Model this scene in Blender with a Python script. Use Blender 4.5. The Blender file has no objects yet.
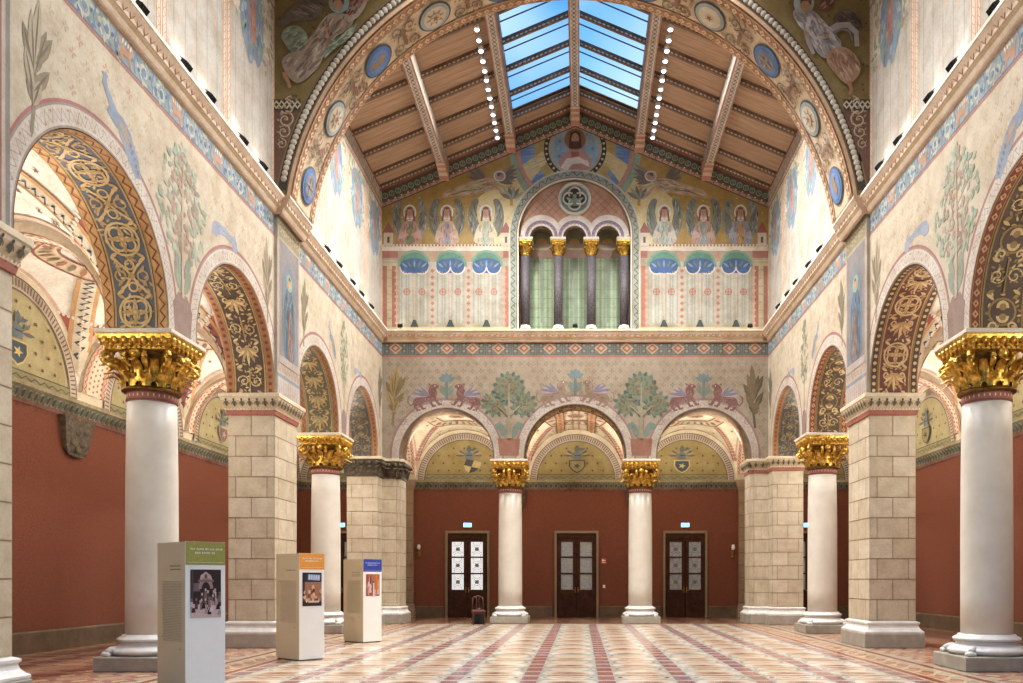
import bpy, math, random
from math import pi, sin, cos, sqrt, radians, atan2, hypot
from mathutils import Vector, Matrix
from mathutils.geometry import tessellate_polygon
random.seed(7)
R_ = random.Random(11)
S = bpy.context.scene
COL = S.collection

# ------------------------------------------------------------------ helpers
def s2l(c):
    return c/12.92 if c <= .04045 else ((c+.055)/1.055)**2.4
_cc = {}
def H(h):
    if isinstance(h, tuple): return h
    if h not in _cc:
        x = h.lstrip('#')
        _cc[h] = tuple(s2l(int(x[i:i+2], 16)/255) for i in (0, 2, 4)) + (1.0,)
    return _cc[h]

def tag(o, label=None, cat=None, group=None, kind=None):
    if label: o['label'] = label
    if cat: o['category'] = cat
    if group: o['group'] = group
    if kind: o['kind'] = kind
    return o

MATS = {}
def nodes(name):
    m = bpy.data.materials.new(name); m.use_nodes = True
    nt = m.node_tree; nt.nodes.clear()
    out = nt.nodes.new('ShaderNodeOutputMaterial')
    b = nt.nodes.new('ShaderNodeBsdfPrincipled')
    nt.links.new(b.outputs[0], out.inputs[0])
    MATS[name] = m
    return m, nt, b
def N(nt, t, **kw):
    n = nt.nodes.new(t)
    for k, v in kw.items(): setattr(n, k, v)
    return n
def noise(nt, scale, detail=4, rough=.55, vec=None, dist=0):
    n = N(nt, 'ShaderNodeTexNoise'); n.inputs['Scale'].default_value = scale
    n.inputs['Detail'].default_value = detail; n.inputs['Roughness'].default_value = rough
    n.inputs['Distortion'].default_value = dist
    if vec is None:
        g = N(nt, 'ShaderNodeNewGeometry'); vec = g.outputs['Position']
    nt.links.new(vec, n.inputs['Vector'])
    return n
def ramp(nt, src, stops):
    r = N(nt, 'ShaderNodeValToRGB'); e = r.color_ramp.elements
    while len(e) < len(stops): e.new(.5)
    for i, (p, c) in enumerate(stops):
        e[i].position = p; e[i].color = H(c)
    nt.links.new(src, r.inputs[0]); return r
def bump(nt, b, src, strength, dist=.01):
    n = N(nt, 'ShaderNodeBump'); n.inputs['Strength'].default_value = strength
    n.inputs['Distance'].default_value = dist
    nt.links.new(src, n.inputs['Height']); nt.links.new(n.outputs[0], b.inputs['Normal'])
def mul(nt, a, b, fac=1, mode='MULTIPLY'):
    m = N(nt, 'ShaderNodeMix', data_type='RGBA', blend_type=mode)
    m.inputs[0].default_value = fac
    nt.links.new(a, m.inputs[6]); nt.links.new(b, m.inputs[7])
    return m.outputs[2]

def paint_mat(name, rough=.8, scale=3.0, lo='#c8c0b4', hi='#ffffff', fine=22, spec=.3, bmp=.15, metal=0, coat=0):
    """pigment read from the face colours, mottled by two noises"""
    m, nt, b = nodes(name)
    a = N(nt, 'ShaderNodeAttribute', attribute_name='Col')
    n1 = noise(nt, scale, 6, .65); r1 = ramp(nt, n1.outputs[0], [(.3, lo), (.62, hi)])
    n2 = noise(nt, fine, 3, .6); r2 = ramp(nt, n2.outputs[0], [(.25, lo), (.6, hi)])
    c = mul(nt, a.outputs['Color'], r1.outputs[0])
    c = mul(nt, c, r2.outputs[0], .6)
    nt.links.new(c, b.inputs['Base Color'])
    b.inputs['Roughness'].default_value = rough
    b.inputs['Specular IOR Level'].default_value = spec
    b.inputs['Metallic'].default_value = metal
    b.inputs['Coat Weight'].default_value = coat
    if bmp: bump(nt, b, n2.outputs[0], bmp)
    return m
def simple(name, stops, rough=.6, scale=8, metal=0, bmp=0, spec=.5, dist=0, detail=5, bscale=None, bdist=.01):
    m, nt, b = nodes(name)
    n1 = noise(nt, scale, detail, .6, dist=dist)
    r = ramp(nt, n1.outputs[0], stops)
    nt.links.new(r.outputs[0], b.inputs['Base Color'])
    b.inputs['Roughness'].default_value = rough; b.inputs['Metallic'].default_value = metal
    b.inputs['Specular IOR Level'].default_value = spec
    if bmp:
        src = n1 if bscale is None else noise(nt, bscale, 4, .6)
        bump(nt, b, src.outputs[0], bmp, bdist)
    return m
def emis(name, col, st):
    m, nt, b = nodes(name)
    b.inputs['Base Color'].default_value = H(col)
    b.inputs['Emission Color'].default_value = H(col); b.inputs['Emission Strength'].default_value = st
    return m

paint_mat('fresco', .85, 2.2, '#e2dad0', '#ffffff')
paint_mat('fresco_worn', .85, 1.6, '#bcae9c', '#ffffff', fine=14)
paint_mat('gilt_paint', .6, 3, '#e6dcc6', '#ffffff', spec=.4)
paint_mat('stone_blocks', .75, 3, '#e6e0da', '#ffffff', fine=30, bmp=.12)
paint_mat('floor_tiles', .2, 1.2, '#ddd4ca', '#ffffff', fine=7, spec=.6, bmp=.03)
paint_mat('plain', .6, 6, '#fcfbf9', '#ffffff', fine=30, bmp=0)
paint_mat('print', .45, 30, '#efece8', '#ffffff', fine=60, bmp=0)
simple('shaft_stone', [(.25, '#c9c2b4'), (.5, '#d3ccbf'), (.75, '#dad4c9')], .55, 2.5, bmp=.1, bscale=40, detail=8)
simple('marble', [(.3, '#ccc9c4'), (.55, '#dcdad6'), (.7, '#e6e5e2')], .45, 5, bmp=.05, bscale=20)
simple('base_stone', [(.3, '#8f877b'), (.55, '#9d9588'), (.75, '#aca498')], .6, 5, bmp=.15, bscale=25)
simple('base_brown', [(.3, '#54432f'), (.6, '#68543f'), (.8, '#75614b')], .7, 4, bmp=.1, bscale=20)
simple('gold', [(.3, '#86601f'), (.5, '#c89a3e'), (.7, '#eccb78')], .38, 14, metal=.85, bmp=.3, bscale=30, bdist=.015)
simple('gold_shade', [(.3, '#4a3310'), (.5, '#6e4e1c'), (.7, '#8c6728')], .5, 14, metal=.7, bmp=.3, bscale=30, bdist=.015)  # bell behind the leaves: crevice shade between them put into the colour
simple('dark_marble', [(.35, '#332e33'), (.5, '#544d53'), (.64, '#7d7578')], .6, 26, bmp=0, dist=2)
simple('red_wall', [(.3, '#6f4232'), (.55, '#7b4b39'), (.75, '#855442')], .9, 26, bmp=.3, spec=.15)
simple('brown_leaf', [(.3, '#2f271c'), (.55, '#574a36'), (.75, '#7a694e')], .7, 9, bmp=.6, bscale=18, bdist=.03)
simple('door_wood', [(.3, '#2e180c'), (.6, '#482815'), (.8, '#5a351d')], .55, 5, bmp=.1, bscale=30, spec=.2)
simple('chair_wood', [(.3, '#3a1a0e'), (.7, '#562a17')], .35, 12)
simple('chair_seat', [(.3, '#5a2a20'), (.7, '#6e382c')], .8, 20)
simple('black_metal', [(.3, '#17181c'), (.7, '#2a2c32')], .4, 10, metal=.3)
simple('dark_cloth', [(.3, '#101016'), (.7, '#20202a')], .8, 10)
simple('brass', [(.3, '#8a6a2a'), (.7, '#b7924a')], .35, 10, metal=.8)
simple('white_plastic', [(.3, '#dcdcd8'), (.7, '#eeeeea')], .5, 10)
simple('red_plastic', [(.3, '#b03a2c'), (.7, '#c44a38')], .5, 10)
simple('iron', [(.3, '#2b2621'), (.7, '#3c362f')], .6, 10)
simple('plaster_back', [(.3, '#b5a993'), (.7, '#c9bea9')], .9, 2)
emis('lamp_glow', '#d4e0ff', 6)
emis('exit_glow', '#4fb4ff', 7)
emis('spot_glow', '#fff4e6', 10)

# roof boards: grain and seams running up the slope
m, nt, b = nodes('roof_boards')
g = N(nt, 'ShaderNodeNewGeometry'); mp = N(nt, 'ShaderNodeMapping'); mp.inputs['Scale'].default_value = (.6, 6.5, .6)
nt.links.new(g.outputs['Position'], mp.inputs[0])
n1 = noise(nt, 2.2, 6, .65, mp.outputs[0]); r1 = ramp(nt, n1.outputs[0], [(.3, '#9a7c62'), (.5, '#ad8d72'), (.7, '#bd9e84')])
w = N(nt, 'ShaderNodeTexWave', wave_type='BANDS', bands_direction='Y'); w.inputs['Scale'].default_value = 1.15
w.inputs['Distortion'].default_value = .0; nt.links.new(g.outputs['Position'], w.inputs['Vector'])
r2 = ramp(nt, w.outputs['Fac'], [(.0, '#dcd2c8'), (.04, '#ffffff')])
nt.links.new(mul(nt, r1.outputs[0], r2.outputs[0]), b.inputs['Base Color']); b.inputs['Roughness'].default_value = .75
# skylight glass
m, nt, b = nodes('sky_glass')
b.inputs['Base Color'].default_value = H('#e8f4ff'); b.inputs['Roughness'].default_value = .35
b.inputs['Transmission Weight'].default_value = 1; b.inputs['IOR'].default_value = 1.02
# frosted door glass
simple('frosted_glass', [(.3, '#8f9598'), (.7, '#b9bdbe')], .5, 14)
m, nt, b = nodes('lit_glass')
b.inputs['Base Color'].default_value = H('#dfe3e4'); b.inputs['Roughness'].default_value = .4
b.inputs['Emission Color'].default_value = H('#e8eef0'); b.inputs['Emission Strength'].default_value = .55

# ------------------------------------------------------------------ mesh builder
def soft(c):
    # lime pigments are chalky: pull every colour a little towards its own grey and towards lime white
    l = .25*c[0]+.62*c[1]+.13*c[2]; k = .17; w = .035
    return tuple(((v*(1-k)+l*k)*(1-w)+.8*w) for v in c[:3])+(1.0,)
def chaikin(p):
    o = []
    for i in range(len(p)):
        a, b = p[i], p[(i+1) % len(p)]
        o += [(a[0]*.75+b[0]*.25, a[1]*.75+b[1]*.25), (a[0]*.25+b[0]*.75, a[1]*.25+b[1]*.75)]
    return o
def sh(c, f):
    v = [int(c[i:i+2], 16) for i in (1, 3, 5)]
    return '#%02x%02x%02x' % tuple(max(0, min(255, int(x*f if f < 1 else 255-(255-x)*(2-f)))) for x in v)
def inside(p, poly):
    r = False; n = len(poly)
    for i in range(n):
        (x0, y0), (x1, y1) = poly[i], poly[i-1]
        if (y0 > p[1]) != (y1 > p[1]) and p[0] < (x1-x0)*(p[1]-y0)/(y1-y0)+x0: r = not r
    return r
class MB:
    def __init__(s): s.k = 0; s.v = []; s.f = []; s.c = []; s.m = []; s.s = []
    def vert(s, p): s.v.append((p[0], p[1], p[2])); return len(s.v)-1
    def face(s, idx, col='#cccccc', mat='fresco', sm=False):
        s.f.append(tuple(idx)); s.c.append(H(col)); s.m.append(mat); s.s.append(sm)
    def poly(s, pts, col='#cccccc', mat='fresco', sm=False):
        b = len(s.v); s.v.extend((p[0], p[1], p[2]) for p in pts)
        s.face(range(b, b+len(pts)), col, mat, sm)
    def box(s, x0, x1, y0, y1, z0, z1, col='#cccccc', mat='fresco', M=None):
        P = [(x0,y0,z0),(x1,y0,z0),(x1,y1,z0),(x0,y1,z0),(x0,y0,z1),(x1,y0,z1),(x1,y1,z1),(x0,y1,z1)]
        if M is not None: P = [tuple(M @ Vector(p)) for p in P]
        b = len(s.v); s.v.extend(P)
        for q in ((0,3,2,1),(4,5,6,7),(0,1,5,4),(1,2,6,5),(2,3,7,6),(3,0,4,7)):
            s.face([b+i for i in q], col, mat)
    def grid(s, fn, nu, nv, col='#cccccc', mat='fresco', sm=True, wrapu=False, colf=None):
        b = len(s.v)
        for i in range(nu+1):
            for j in range(nv+1): s.v.append(tuple(fn(i/nu, j/nv)))
        for i in range(nu):
            for j in range(nv):
                a = b+i*(nv+1)+j
                s.face((a, a+nv+1, a+nv+2, a+1), colf(i, j) if colf else col, mat, sm)
    def lathe(s, prof, cx=0, cy=0, n=32, col='#cccccc', mat='marble', sm=True, cap=True, cols=None):
        b = len(s.v)
        for r, z in prof:
            for k in range(n):
                a = 2*pi*k/n; s.v.append((cx+r*cos(a), cy+r*sin(a), z))
        for i in range(len(prof)-1):
            for k in range(n):
                k2 = (k+1) % n
                s.face((b+i*n+k, b+i*n+k2, b+(i+1)*n+k2, b+(i+1)*n+k), cols[i] if cols else col, mat, sm)
        if cap:
            s.face([b+k for k in range(n)][::-1], col, mat)
            t = b+(len(prof)-1)*n; s.face([t+k for k in range(n)], col, mat)
    def loft(s, plan, prof, mat='marble', col='#cccccc', cols=None, mats=None, cap=True, sm=False):
        """plan: CCW polygon; prof: list of (outward offset, z)"""
        n = len(plan); b = len(s.v)
        for off, z in prof:
            for p in offset(plan, off): s.v.append((p[0], p[1], z))
        for i in range(len(prof)-1):
            for k in range(n):
                k2 = (k+1) % n
                s.face((b+i*n+k, b+i*n+k2, b+(i+1)*n+k2, b+(i+1)*n+k), cols[i] if cols else col, mats[i] if mats else mat, sm)
        if cap:
            for base, rev in ((b, True), (b+(len(prof)-1)*n, False)):
                ids = [base+k for k in range(n)]
                tri = tessellate_polygon([[Vector((s.v[i][0], s.v[i][1], 0)) for i in ids]])
                for t in tri: s.face([ids[q] for q in t], col, mat)
    def tube(s, path, r, n=8, col='#cccccc', mat='black_metal', cap=True):
        path = [Vector(p) for p in path]; b = len(s.v); up = Vector((0, 0, 1)); rr = r if isinstance(r, (list, tuple)) else [r]*len(path)
        for i, p in enumerate(path):
            d = (path[min(i+1, len(path)-1)]-path[max(i-1, 0)]).normalized()
            x = d.cross(up); x = x.normalized() if x.length > 1e-3 else Vector((1, 0, 0)); y = x.cross(d)
            for k in range(n):
                a = 2*pi*k/n; s.v.append(tuple(p+x*cos(a)*rr[i]+y*sin(a)*rr[i]))
        for i in range(len(path)-1):
            for k in range(n):
                k2 = (k+1) % n; s.face((b+i*n+k, b+i*n+k2, b+(i+1)*n+k2, b+(i+1)*n+k), col, mat, True)
        if cap:
            s.face([b+k for k in range(n)], col, mat); t = b+(len(path)-1)*n; s.face([t+k for k in range(n)], col, mat)
    def ball(s, c, r, n=12, m=8, col='#cccccc', mat='marble', sc=(1, 1, 1), M=None):
        def f(u, v):
            a = 2*pi*u; t = pi*v
            p = Vector((r*sin(t)*cos(a)*sc[0], r*sin(t)*sin(a)*sc[1], r*cos(t)*sc[2]))
            if M is not None: p = M @ p
            return p+Vector(c)
        s.grid(f, n, m, col, mat)
    def sweep(s, prof, p0, p1, out, col='#cccccc', mat='fresco', cols=None):
        """extrude profile [(outward, z)] from p0 to p1 (xy), 'out' unit xy normal"""
        for i in range(len(prof)-1):
            (o0, z0), (o1, z1) = prof[i], prof[i+1]
            s.poly([(p0[0]+out[0]*o0, p0[1]+out[1]*o0, z0), (p1[0]+out[0]*o0, p1[1]+out[1]*o0, z0),
                    (p1[0]+out[0]*o1, p1[1]+out[1]*o1, z1), (p0[0]+out[0]*o1, p0[1]+out[1]*o1, z1)],
                   cols[i] if cols else col, mat)
        for p in (p0, p1):
            s.poly([(p[0]+out[0]*o, p[1]+out[1]*o, z) for o, z in prof], col, mat)
    def build(s, name, parent=None, loc=None, label=None):
        me = bpy.data.meshes.new(name); me.from_pydata(s.v, [], s.f)
        ml = []
        for m_ in s.m:
            if m_ not in ml: ml.append(m_)
        for m_ in ml: me.materials.append(MATS[m_])
        ix = {m_: i for i, m_ in enumerate(ml)}
        me.polygons.foreach_set('material_index', [ix[m_] for m_ in s.m])
        me.polygons.foreach_set('use_smooth', s.s)
        at = me.color_attributes.new('Col', 'FLOAT_COLOR', 'CORNER')
        arr = []
        for f, c, m_ in zip(s.f, s.c, s.m): arr.extend((soft(c) if m_ in ('fresco', 'fresco_worn', 'gilt_paint') else c)*len(f))
        at.data.foreach_set('color', arr)
        me.update()
        o = bpy.data.objects.new(name, me); COL.objects.link(o)
        if parent: o.parent = parent
        if loc: o.location = loc
        if label: o['label'] = label
        return o

def offset(plan, d):
    n = len(plan); out = []
    for i in range(n):
        p0, p1, p2 = plan[i-1], plan[i], plan[(i+1) % n]
        a = Vector((p1[0]-p0[0], p1[1]-p0[1])).normalized(); c = Vector((p2[0]-p1[0], p2[1]-p1[1])).normalized()
        na = Vector((a.y, -a.x)); nc = Vector((c.y, -c.x))
        k = na+nc; k = k*(2*d/max(k.length_squared, .2))
        out.append((p1[0]+k.x, p1[1]+k.y))
    return out
def rect(hx, hy, cx=0, cy=0): return [(cx-hx, cy-hy), (cx+hx, cy-hy), (cx+hx, cy+hy), (cx-hx, cy+hy)]

def empty(name, loc=(0, 0, 0), rz=0):
    o = bpy.data.objects.new(name, None); COL.objects.link(o); o.location = loc; o.rotation_euler.z = rz
    o.empty_display_size = .2
    return o
def dup(root, loc=None, rz=None, parent=None):
    c = root.copy(); COL.objects.link(c)
    if loc is not None: c.location = loc
    if rz is not None: c.rotation_euler.z = rz
    if parent is not None: c.parent = parent
    for ch in list(root.children):
        dup(ch, parent=c)
    return c
ORD = ['nearest', 'second', 'third', 'fourth', 'fifth', 'sixth', 'seventh', 'eighth', 'ninth', 'tenth', 'eleventh', 'twelfth', 'thirteenth', 'fourteenth']

# ------------------------------------------------------------------ flat painting on any surface
class D:
    def __init__(s, mb, fn, mat='fresco', step=.003, seg=None, T=(1, 0, 0, 0, 1, 0), L0=1, clip=None):
        s.mb, s.fn, s.mat, s.step, s.seg, s.T, s.L0, s.clip = mb, fn, mat, step, seg, T, L0, clip; s.clampr = None
    def sub(s, ox, oy, sx=1, sy=None, rot=0, L=0):
        if sy is None: sy = abs(sx)
        a, b, c, d, e, f = s.T; r, q = cos(rot), sin(rot)
        A, B, C_ = sx*r, -sy*q, ox; D_, E, F = sx*q, sy*r, oy
        T = (a*A+b*D_, a*B+b*E, a*C_+b*F+c, d*A+e*D_, d*B+e*E, d*C_+e*F+f)
        return D(s.mb, s.fn, s.mat, s.step, s.seg, T, s.L0+L, s.clip)
    def xf(s, p):
        a, b, c, d, e, f = s.T; return (a*p[0]+b*p[1]+c, d*p[0]+e*p[1]+f)
    def raw(s, pts, col, L):
        s.mb.k += 1
        o = (s.L0+L+.92*(s.mb.k % 53)/53)*s.step
        if s.clampr:
            (p0, p1, p2, p3) = s.clampr; pts = [(min(max(p[0], p0), p1), min(max(p[1], p2), p3)) for p in pts]
        if s.clip and not all(s.clip(p) for p in pts): return
        if s.seg:
            q = []
            for i, p in enumerate(pts):
                p2 = pts[(i+1) % len(pts)]; n = max(1, int(hypot(p2[0]-p[0], p2[1]-p[1])/s.seg+.5))
                for k in range(n): q.append((p[0]+(p2[0]-p[0])*k/n, p[1]+(p2[1]-p[1])*k/n))
            pts = q
        if len(pts) <= 3: s.mb.poly([s.fn(p[0], p[1], o) for p in pts], col, s.mat); return
        if len(pts) == 4:
            s.mb.poly([s.fn(p[0], p[1], o) for p in pts], col, s.mat); return
        b = len(s.mb.v)
        s.mb.v.extend(tuple(s.fn(p[0], p[1], o)) for p in pts)
        for t in tessellate_polygon([[Vector((p[0], p[1], 0)) for p in pts]]):
            s.mb.face([b+i for i in t], col, s.mat)
    def poly(s, pts, col, L=0): s.raw([s.xf(p) for p in pts], col, L)
    def drape(s, pts, cols, L=0, ang=1.57, n=30, w=.02, l=.3, dots=False):
        """a shape filled with strokes of its own shades, like folds, feathers or foliage"""
        pts = chaikin(chaikin(pts)); s.poly(pts, cols[0], L); xs = [p[0] for p in pts]; ys = [p[1] for p in pts]; k = t = 0
        while k < n and t < n*8:
            t += 1; x, y = R_.uniform(min(xs), max(xs)), R_.uniform(min(ys), max(ys)); a = ang+R_.uniform(-.3, .3) if not dots else R_.random()*6.28; q = l*R_.uniform(.5, 1)
            p0, p1 = (x-q/2*cos(a), y-q/2*sin(a)), (x+q/2*cos(a), y+q/2*sin(a))
            if inside(p0, pts) and inside(p1, pts) and inside((x, y), pts):
                s.leaf(p0[0], p0[1], q, w*R_.uniform(.6, 1.3), a, cols[1+k % (len(cols)-1)], L+1); k += 1
    def rect(s, u0, v0, u1, v1, col, L=0): s.poly([(u0, v0), (u1, v0), (u1, v1), (u0, v1)], col, L)
    def strip(s, u0, v0, u1, v1, col, L=0, d=.12):
        n = max(1, int(abs(u1-u0)/d+.5))
        for i in range(n):
            a = u0+(u1-u0)*i/n; b = u0+(u1-u0)*(i+1)/n; s.rect(a, v0, b, v1, col, L)
    def circ(s, x, y, r, col, L=0, n=12, ry=None, rot=0):
        ry = r if ry is None else ry
        s.poly([(x+r*cos(2*pi*k/n)*cos(rot)-ry*sin(2*pi*k/n)*sin(rot), y+r*cos(2*pi*k/n)*sin(rot)+ry*sin(2*pi*k/n)*cos(rot)) for k in range(n)], col, L)
    def ring(s, x, y, r0, r1, col, L=0, a0=0, a1=2*pi, n=20):
        for k in range(n):
            a = a0+(a1-a0)*k/n; b = a0+(a1-a0)*(k+1)/n
            s.poly([(x+r0*cos(a), y+r0*sin(a)), (x+r1*cos(a), y+r1*sin(a)), (x+r1*cos(b), y+r1*sin(b)), (x+r0*cos(b), y+r0*sin(b))], col, L)
    def stroke(s, pts, w, col, L=0, w1=None):
        n = len(pts); L_, R2 = [], []
        for i in range(n):
            p0, p1 = pts[max(i-1, 0)], pts[min(i+1, n-1)]
            dx, dy = p1[0]-p0[0], p1[1]-p0[1]; l = hypot(dx, dy) or 1
            ww = (w if w1 is None else w+(w1-w)*i/(n-1))/2
            L_.append((pts[i][0]-dy/l*ww, pts[i][1]+dx/l*ww)); R2.append((pts[i][0]+dy/l*ww, pts[i][1]-dx/l*ww))
        for i in range(n-1): s.poly([L_[i], R2[i], R2[i+1], L_[i+1]], col, L)
    def leaf(s, x, y, l, w, a, col, L=0):
        ca, sa = cos(a), sin(a); P = []
        for t, q in ((0, 0), (.25, .8), (.55, 1), (.8, .6), (1, 0), (.8, -.6), (.55, -1), (.25, -.8)):
            P.append((x+t*l*ca-q*w/2*sa, y+t*l*sa+q*w/2*ca))
        s.poly(P, col, L)
    def dia(s, x, y, rx, ry, col, L=0): s.poly([(x-rx, y), (x, y-ry), (x+rx, y), (x, y+ry)], col, L)
    def star(s, x, y, r, col, L=0, n=6):
        s.poly([(x+(r if k % 2 == 0 else r*.42)*cos(pi*k/n), y+(r if k % 2 == 0 else r*.42)*sin(pi*k/n)) for k in range(2*n)], col, L)
    def arc(s, x, y, r, a0, a1, w, col, L=0, n=10):
        s.stroke([(x+r*cos(a0+(a1-a0)*k/n), y+r*sin(a0+(a1-a0)*k/n)) for k in range(n+1)], w, col, L)
    def zig(s, u0, u1, v0, v1, pitch, w, col, L=0):
        n = max(2, int(abs(u1-u0)/pitch*2+.5)); 
        s.stroke([(u0+(u1-u0)*i/n, v0 if i % 2 else v1) for i in range(n+1)], w, col, L)
    def spiral(s, x, y, r, turns, a0, w, col, L=0, n=16, sg=1):
        s.stroke([(x+r*(1-.85*i/n)*cos(a0+sg*turns*2*pi*i/n), y+r*(1-.85*i/n)*sin(a0+sg*turns*2*pi*i/n)) for i in range(n+1)], w, col, L, w*.7)
WORLD, P_ROOF, P_NEAR, P_SPOT, P_AISLE, P_BACK, P_FILL, P_SOFF, EXPO = 1.1, 1400, 850, 10, 210, 270, 40, 75, 0.34
# ------------------------------------------------------------------ band patterns (d: drawing, u along, v across)
def border_zig(d, u0, u1, v0, v1, ground, line, edge, pitch=.2, L=1):
    d.strip(u0, v0, u1, v1, ground, L); t = (v1-v0)*.1
    d.strip(u0, v0, u1, v0+t, edge, L+1); d.strip(u0, v1-t, u1, v1, edge, L+1)
    d.zig(u0, u1, v0+2.4*t, v1-2.4*t, pitch, (v1-v0)*.16, line, L+2)
def border_dia(d, u0, u1, v0, v1, ground, dc, edge, pitch=.17, L=1, rnd=False):
    d.strip(u0, v0, u1, v1, ground, L); t = (v1-v0)*.1
    d.strip(u0, v0, u1, v0+t, edge, L+1); d.strip(u0, v1-t, u1, v1, edge, L+1)
    n = max(1, int((u1-u0)/pitch)); p = (u1-u0)/n; c = (v0+v1)/2
    for i in range(n):
        if rnd: d.circ(u0+p*(i+.5), c, (v1-v0)*.25, dc, L+2, 8)
        else:
            d.dia(u0+p*(i+.5), c, p*.4, (v1-v0)*.32, dc, L+2); d.dia(u0+p*(i+.5), c, p*.16, (v1-v0)*.13, ground, L+3)
def m_rinceau(d, cx, cy, h, c, c2, L, sg=1):
    d.spiral(cx, cy, h*.9, 1.35, pi/2, h*.16, c, L, 18, sg)
    for k in range(6):
        a = 2*pi*k/6+.3; d.leaf(cx+h*.55*cos(a), cy+h*.55*sin(a), h*.42, h*.2, a+sg*.7, c2, L+1)
    d.circ(cx, cy, h*.16, c2, L+2, 8)
def m_medal(d, cx, cy, h, c, c2, L):
    for k in range(4):
        a = pi/2*k+pi/4; d.ring(cx+h*.38*cos(a), cy+h*.38*sin(a), h*.3, h*.42, c, L, n=12)
    d.ring(cx, cy, h*.8, h*.93, c, L, n=20); d.circ(cx, cy, h*.22, c2, L+1, 10); d.circ(cx, cy, h*.1, c, L+2, 8)
    for k in range(4):
        a = pi/2*k; d.leaf(cx+h*.2*cos(a), cy+h*.2*sin(a), h*.6, h*.22, a, c2, L+1)
def m_inter(d, cx, cy, h, p, c, c2, L):
    for s in (1, -1):
        d.stroke([(cx-p*.5, cy+s*h*.9), (cx-p*.25, cy+s*h*.35), (cx+p*.25, cy-s*h*.35), (cx+p*.5, cy-s*h*.9)], h*.13, c, L)
        d.arc(cx, cy+s*h*.62, h*.28, 0, 2*pi, h*.1, c2, L, 12)
        d.arc(cx+s*p*.3, cy, h*.24, 0, 2*pi, h*.1, c, L, 10)
        for q in (1, -1): d.leaf(cx+q*.05, cy+s*h*.5, h*.5, h*.18, pi/2-q*.9 if s > 0 else -pi/2+q*.9, c2, L)
    d.dia(cx, cy, h*.22, h*.22, c2, L+1)
def m_palm(d, cx, cy, h, c, c2, L, fl=1):
    for k in range(-3, 4):
        a = k*.42; d.leaf(cx-fl*h*.5, cy, h*(1.35-.16*abs(k)), h*.22, (a if fl > 0 else pi-a), c if k % 2 == 0 else c2, L+abs(k) % 2)
    for s in (1, -1):
        d.spiral(cx-fl*h*.45, cy+s*h*.55, h*.36, 1.1, -s*pi/2, h*.13, c, L, 12, s*fl)
    d.circ(cx-fl*h*.45, cy, h*.16, c2, L+3, 8)
def soffit(d, u0, u1, w0, w1, st):
    """paint one arch soffit; d maps (arc length, depth)"""
    b = (w1-w0)*.155
    for a, c in ((w0, w0+b), (w1-b, w1)):
        k = st['border']
        if k == 'zig': border_zig(d, u0, u1, a, c, st['bg'], st['bl'], st['be'], .21)
        elif k == 'dia': border_dia(d, u0, u1, a, c, st['bg'], st['bl'], st['be'], .17)
        else: border_dia(d, u0, u1, a, c, st['bg'], st['bl'], st['be'], .15, rnd=True)
    i0, i1 = w0+b+.015, w1-b-.015
    d.strip(u0, i0, u1, i1, st['gd'], 1)
    d.strip(u0, i0, u1, i0+.03, st['m2'], 2); d.strip(u0, i1-.03, u1, i1, st['m2'], 2)
    c = (i0+i1)/2; h = (i1-i0)/2-.05; n = max(1, round((u1-u0)/(h*2*st.get('k', 1)))); p = (u1-u0)/n
    for i in range(n):
        x = u0+p*(i+.5); k = st['seq'][i % len(st['seq'])]
        for q in range(26):
            a, b_ = R_.uniform(-.5, .5)*p, R_.uniform(-.95, .95)*h; d.leaf(x+a, c+b_, h*.3, h*.13, R_.random()*6.28, st['m2'] if q % 3 else st['m1'], 2)
        if k == 'M': m_medal(d, x, c, h, st['m1'], st['m2'], 3)
        elif k == 'X': m_inter(d, x, c, h, p, st['m1'], st['m2'], 3)
        elif k == 'R':
            m_rinceau(d, x, c+h*.48, h*.5, st['m1'], st['m2'], 3); m_rinceau(d, x, c-h*.48, h*.5, st['m1'], st['m2'], 3, -1)
            d.stroke([(x-p/2, c), (x+p/2, c)], h*.1, st['m2'], 3)
        elif k == 'P': m_palm(d, x, c, h, st['m1'], st['m2'], 3)
        elif k == 'O':
            d.circ(x, c, h*.8, st['m2'], 3, 16); d.circ(x, c, h*.68, st['gd'], 4, 16)
            for s in (1, -1):
                d.circ(x+s*h*.28, c, h*.36, st['m1'], 5, 12); d.circ(x+s*h*.28, c, h*.2, st['m2'], 6, 10)
            for s in (1, -1): d.spiral(x+p*.42, c+s*h*.5, h*.34, 1.2, 0, h*.13, st['m1'], 4, 12, s)
        for s in (1, -1):
            d.leaf(x+p*.5, c+s*h*.95, h*.5, h*.2, -s*pi/2-.5, st['m1'], 3); d.leaf(x+p*.5, c+s*h*.95, h*.5, h*.2, -s*pi/2+.5, st['m2'], 3)
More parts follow.
